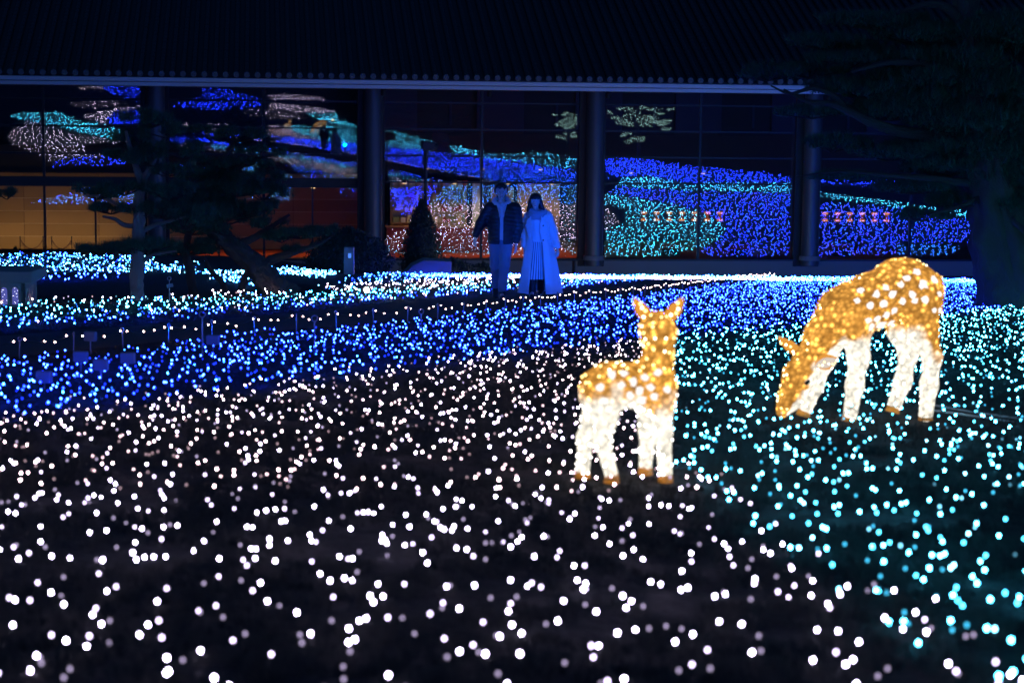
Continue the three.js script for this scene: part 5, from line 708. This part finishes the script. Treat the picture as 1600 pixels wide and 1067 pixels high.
{ // the great pine at the right
  const D = 28.3, pad = (x, y, rx, ry, k = 1, dz = 0) => [P(x, y, D + dz), rx / 3111 * D, ry / 3111 * D, rx / 3111 * D * 0.7, k];
  pine('pine_tree', 'great old pine whose thick trunk rises at the right beyond the grazing deer', onGround(7.15, 28.3), [
    ['trunk', [P(1585, 500, D), P(1578, 455, D), P(1567, 380, D), P(1552, 300, D), P(1535, 200, D), P(1522, 110, D), P(1512, 30, D), P(1500, -60, D)], [0.52, 0.44, 0.39, 0.34, 0.29, 0.24, 0.2, 0.16]],
    ['limb', [P(1535, 225, D), P(1480, 215, D), P(1420, 208, D - 0.2), P(1360, 190, D - 0.4), P(1300, 162, D - 0.5), P(1262, 158, D - 0.6), P(1225, 140, D - 0.6)], [0.13, 0.11, 0.09, 0.075, 0.055, 0.035, 0.015]], ['limb', [P(1325, 172, D - 0.4), P(1300, 148, D - 0.5), P(1270, 138, D - 0.6), P(1235, 146, D - 0.6), P(1205, 134, D - 0.7)], [0.05, 0.04, 0.03, 0.02, 0.01]],
    ['limb', [P(1518, 60, D), P(1480, 12, D - 0.2), P(1440, 8, D - 0.4), P(1400, 22, D - 0.5)], [0.1, 0.07, 0.045, 0.02]], ['limb', [P(1520, 120, D), P(1450, 100, D - 0.3), P(1390, 98, D - 0.5), P(1330, 112, D - 0.6)], [0.09, 0.06, 0.04, 0.02]], ['limb', [P(1545, 290, D), P(1470, 280, D - 0.3), P(1390, 274, D - 0.5), P(1320, 268, D - 0.6), P(1245, 275, D - 0.6)], [0.08, 0.05, 0.035, 0.02, 0.008]],
    ['limb', [P(1560, 330, D), P(1590, 350, D - 0.4), P(1625, 385, D - 0.6)], [0.06, 0.045, 0.03]], ['limb', [P(1548, 300, D), P(1500, 322, D - 0.4), P(1450, 335, D - 0.5)], [0.05, 0.03, 0.015]],
  ], [pad(1300, 70, 60, 20, 0.8), pad(1370, 35, 75, 22, 0.9), pad(1450, 55, 75, 30, 1), pad(1330, 95, 70, 16, 0.7), pad(1200, 118, 42, 14, 0.8), pad(1265, 112, 55, 18, 0.8), pad(1350, 140, 80, 22, 1), pad(1450, 125, 80, 34, 1.1), pad(1560, 140, 80, 55, 1.4), pad(1560, 50, 80, 45, 1.1), pad(1270, 178, 55, 12, 0.5), pad(1390, 175, 80, 22, 1), pad(1480, 190, 70, 34, 1.3), pad(1300, 225, 60, 22, 0.35), pad(1390, 240, 75, 20, 0.8), pad(1470, 262, 60, 24, 1.3), pad(1550, 240, 70, 45, 1.4), pad(1320, 280, 60, 10, 0.4), pad(1430, 296, 60, 12, 0.9), pad(1500, 315, 45, 20, 1.3), pad(1440, 338, 42, 12, 0.8), pad(1580, 320, 45, 40, 1.3), pad(1620, 240, 60, 70, 1.3), pad(1610, 390, 30, 20, 0.8), pad(1500, 100, 80, 50, 1.2), pad(1420, 160, 80, 36, 1.1), pad(1590, 60, 70, 60, 1.2), pad(1540, 190, 80, 50, 1.3), pad(1400, 90, 70, 28, 0.9), pad(1480, 235, 70, 34, 1.2), pad(1570, 280, 60, 40, 1.2), pad(1600, 330, 50, 50, 1.1)], 303, M.needle, 0.135, 1900);
}
{ // trees hung with white bulbs on the right hand lawn, seen in the glass
  const t = thing('lit_pine_tree', 'dark pine hung with pale white bulbs, mirrored in the right hand windows', 'pine tree', onGround(18.4, 31)), R = rng(515), m = glow(0.55, 1, 0.9, 7), g = new THREE.OctahedronGeometry(0.022, 0), list = [], leaves = [];
  obj('trunk', taper([[0, -0.2, 0], [0.1, 1, 0], [-0.15, 2, 0.1], [0, 3.1, 0]], [0.16, 0.13, 0.1, 0.05], 20, 8), M.bark, t);
  const tufts = []; for (let i = 0; i < 34; i++) tufts.push([(R() - 0.5) * 3.6, 0.9 + 2.1 * R() ** 0.8, (R() - 0.5) * 1.6, 0.22 + 0.3 * R(), 0.1 + 0.1 * R(), 0.3]);
  for (const [x, y, z, rx, ry, rz] of tufts) for (let k = 0; k < 54; k++) { const a = R() * 6.283, q = Math.sqrt(R()), p = [x + Math.cos(a) * q * rx, y + (R() - 0.4) * 2 * ry * (1 - q * 0.5), z + Math.sin(a) * q * rz]; (k < 24 ? list : leaves).push([...p, k < 24 ? 1 : 0.2, R(), R() * 6, R()]); }
  foliage(t, 'bulbs', g, m, list); foliage(t, 'needles', tuft, M.needleDark, leaves);
  const c = t.clone(); c.name = numbered('lit_pine_tree'); c.userData.label = 'second pine hung with pale white bulbs, mirrored beside the middle column'; scene.add(c); c.position.set(...onGround(15.2, 27)); c.rotation.y = 2; c.scale.set(0.8, 0.8, 0.8);
}
// ---------------------------------------------------------------- short turf between the bulbs, near the camera
const PATHPOLY = [...PATH_NEAR, ...[...PATH_FAR].reverse()], inPath = (x, d) => inside(PATHPOLY, x, d);
{
  const blade = (() => { const P = [], R = rng(4); for (let k = 0; k < 9; k++) { const a = R() * 6.283, l = 0.5 + 0.6 * R(), lean = 0.25 + 0.5 * R(), w = 0.05, x = (R() - 0.5) * 0.9, z = (R() - 0.5) * 0.9; P.push(x - Math.sin(a) * w, 0, z + Math.cos(a) * w, x + Math.sin(a) * w, 0, z - Math.cos(a) * w, x + Math.cos(a) * lean, l, z + Math.sin(a) * lean); } const g = new THREE.BufferGeometry(); g.setAttribute('position', new THREE.Float32BufferAttribute(P, 3)); g.computeVertexNormals(); return g; })();
  const R = rng(2024), list = [];
  for (let i = 0; i < 150000 && list.length < 42000; i++) { const d = 3.6 + 26 * R() ** 1.7, x = (R() - 0.5) * 0.66 * d, z = -d; if (fbm(x * 1.7, z * 1.7, 3) < 0.38) continue; const e = nearEdge, k = R(); list.push([x, groundY(x, z) - 0.005, z, 0.03 + 0.03 * k, 0, R() * 6.28, 0]); }
  const keep = list.filter(([x, , z]) => { const d = -z; const px = d < 15 ? -99 : null; return !(px === null && inPath(x, d)); });
  const t = foliage(scene, 'grass', blade, std(0.042, 0.045, 0.04, 0.9), keep); tag(t, 'short dark winter grass between the fairy lights', null, null, 'stuff');
}
// ---------------------------------------------------------------- draw
scene.traverse((o) => { if (o.isMesh) o.castShadow = o.receiveShadow = true; });
const renderer = new THREE.WebGLRenderer({ antialias: true });
renderer.setSize(1024, 682);
renderer.shadowMap.enabled = true;
renderer.outputColorSpace = THREE.SRGBColorSpace;
renderer.toneMapping = THREE.LinearToneMapping;
renderer.toneMappingExposure = EXPOSURE;
renderer.render(scene, camera);
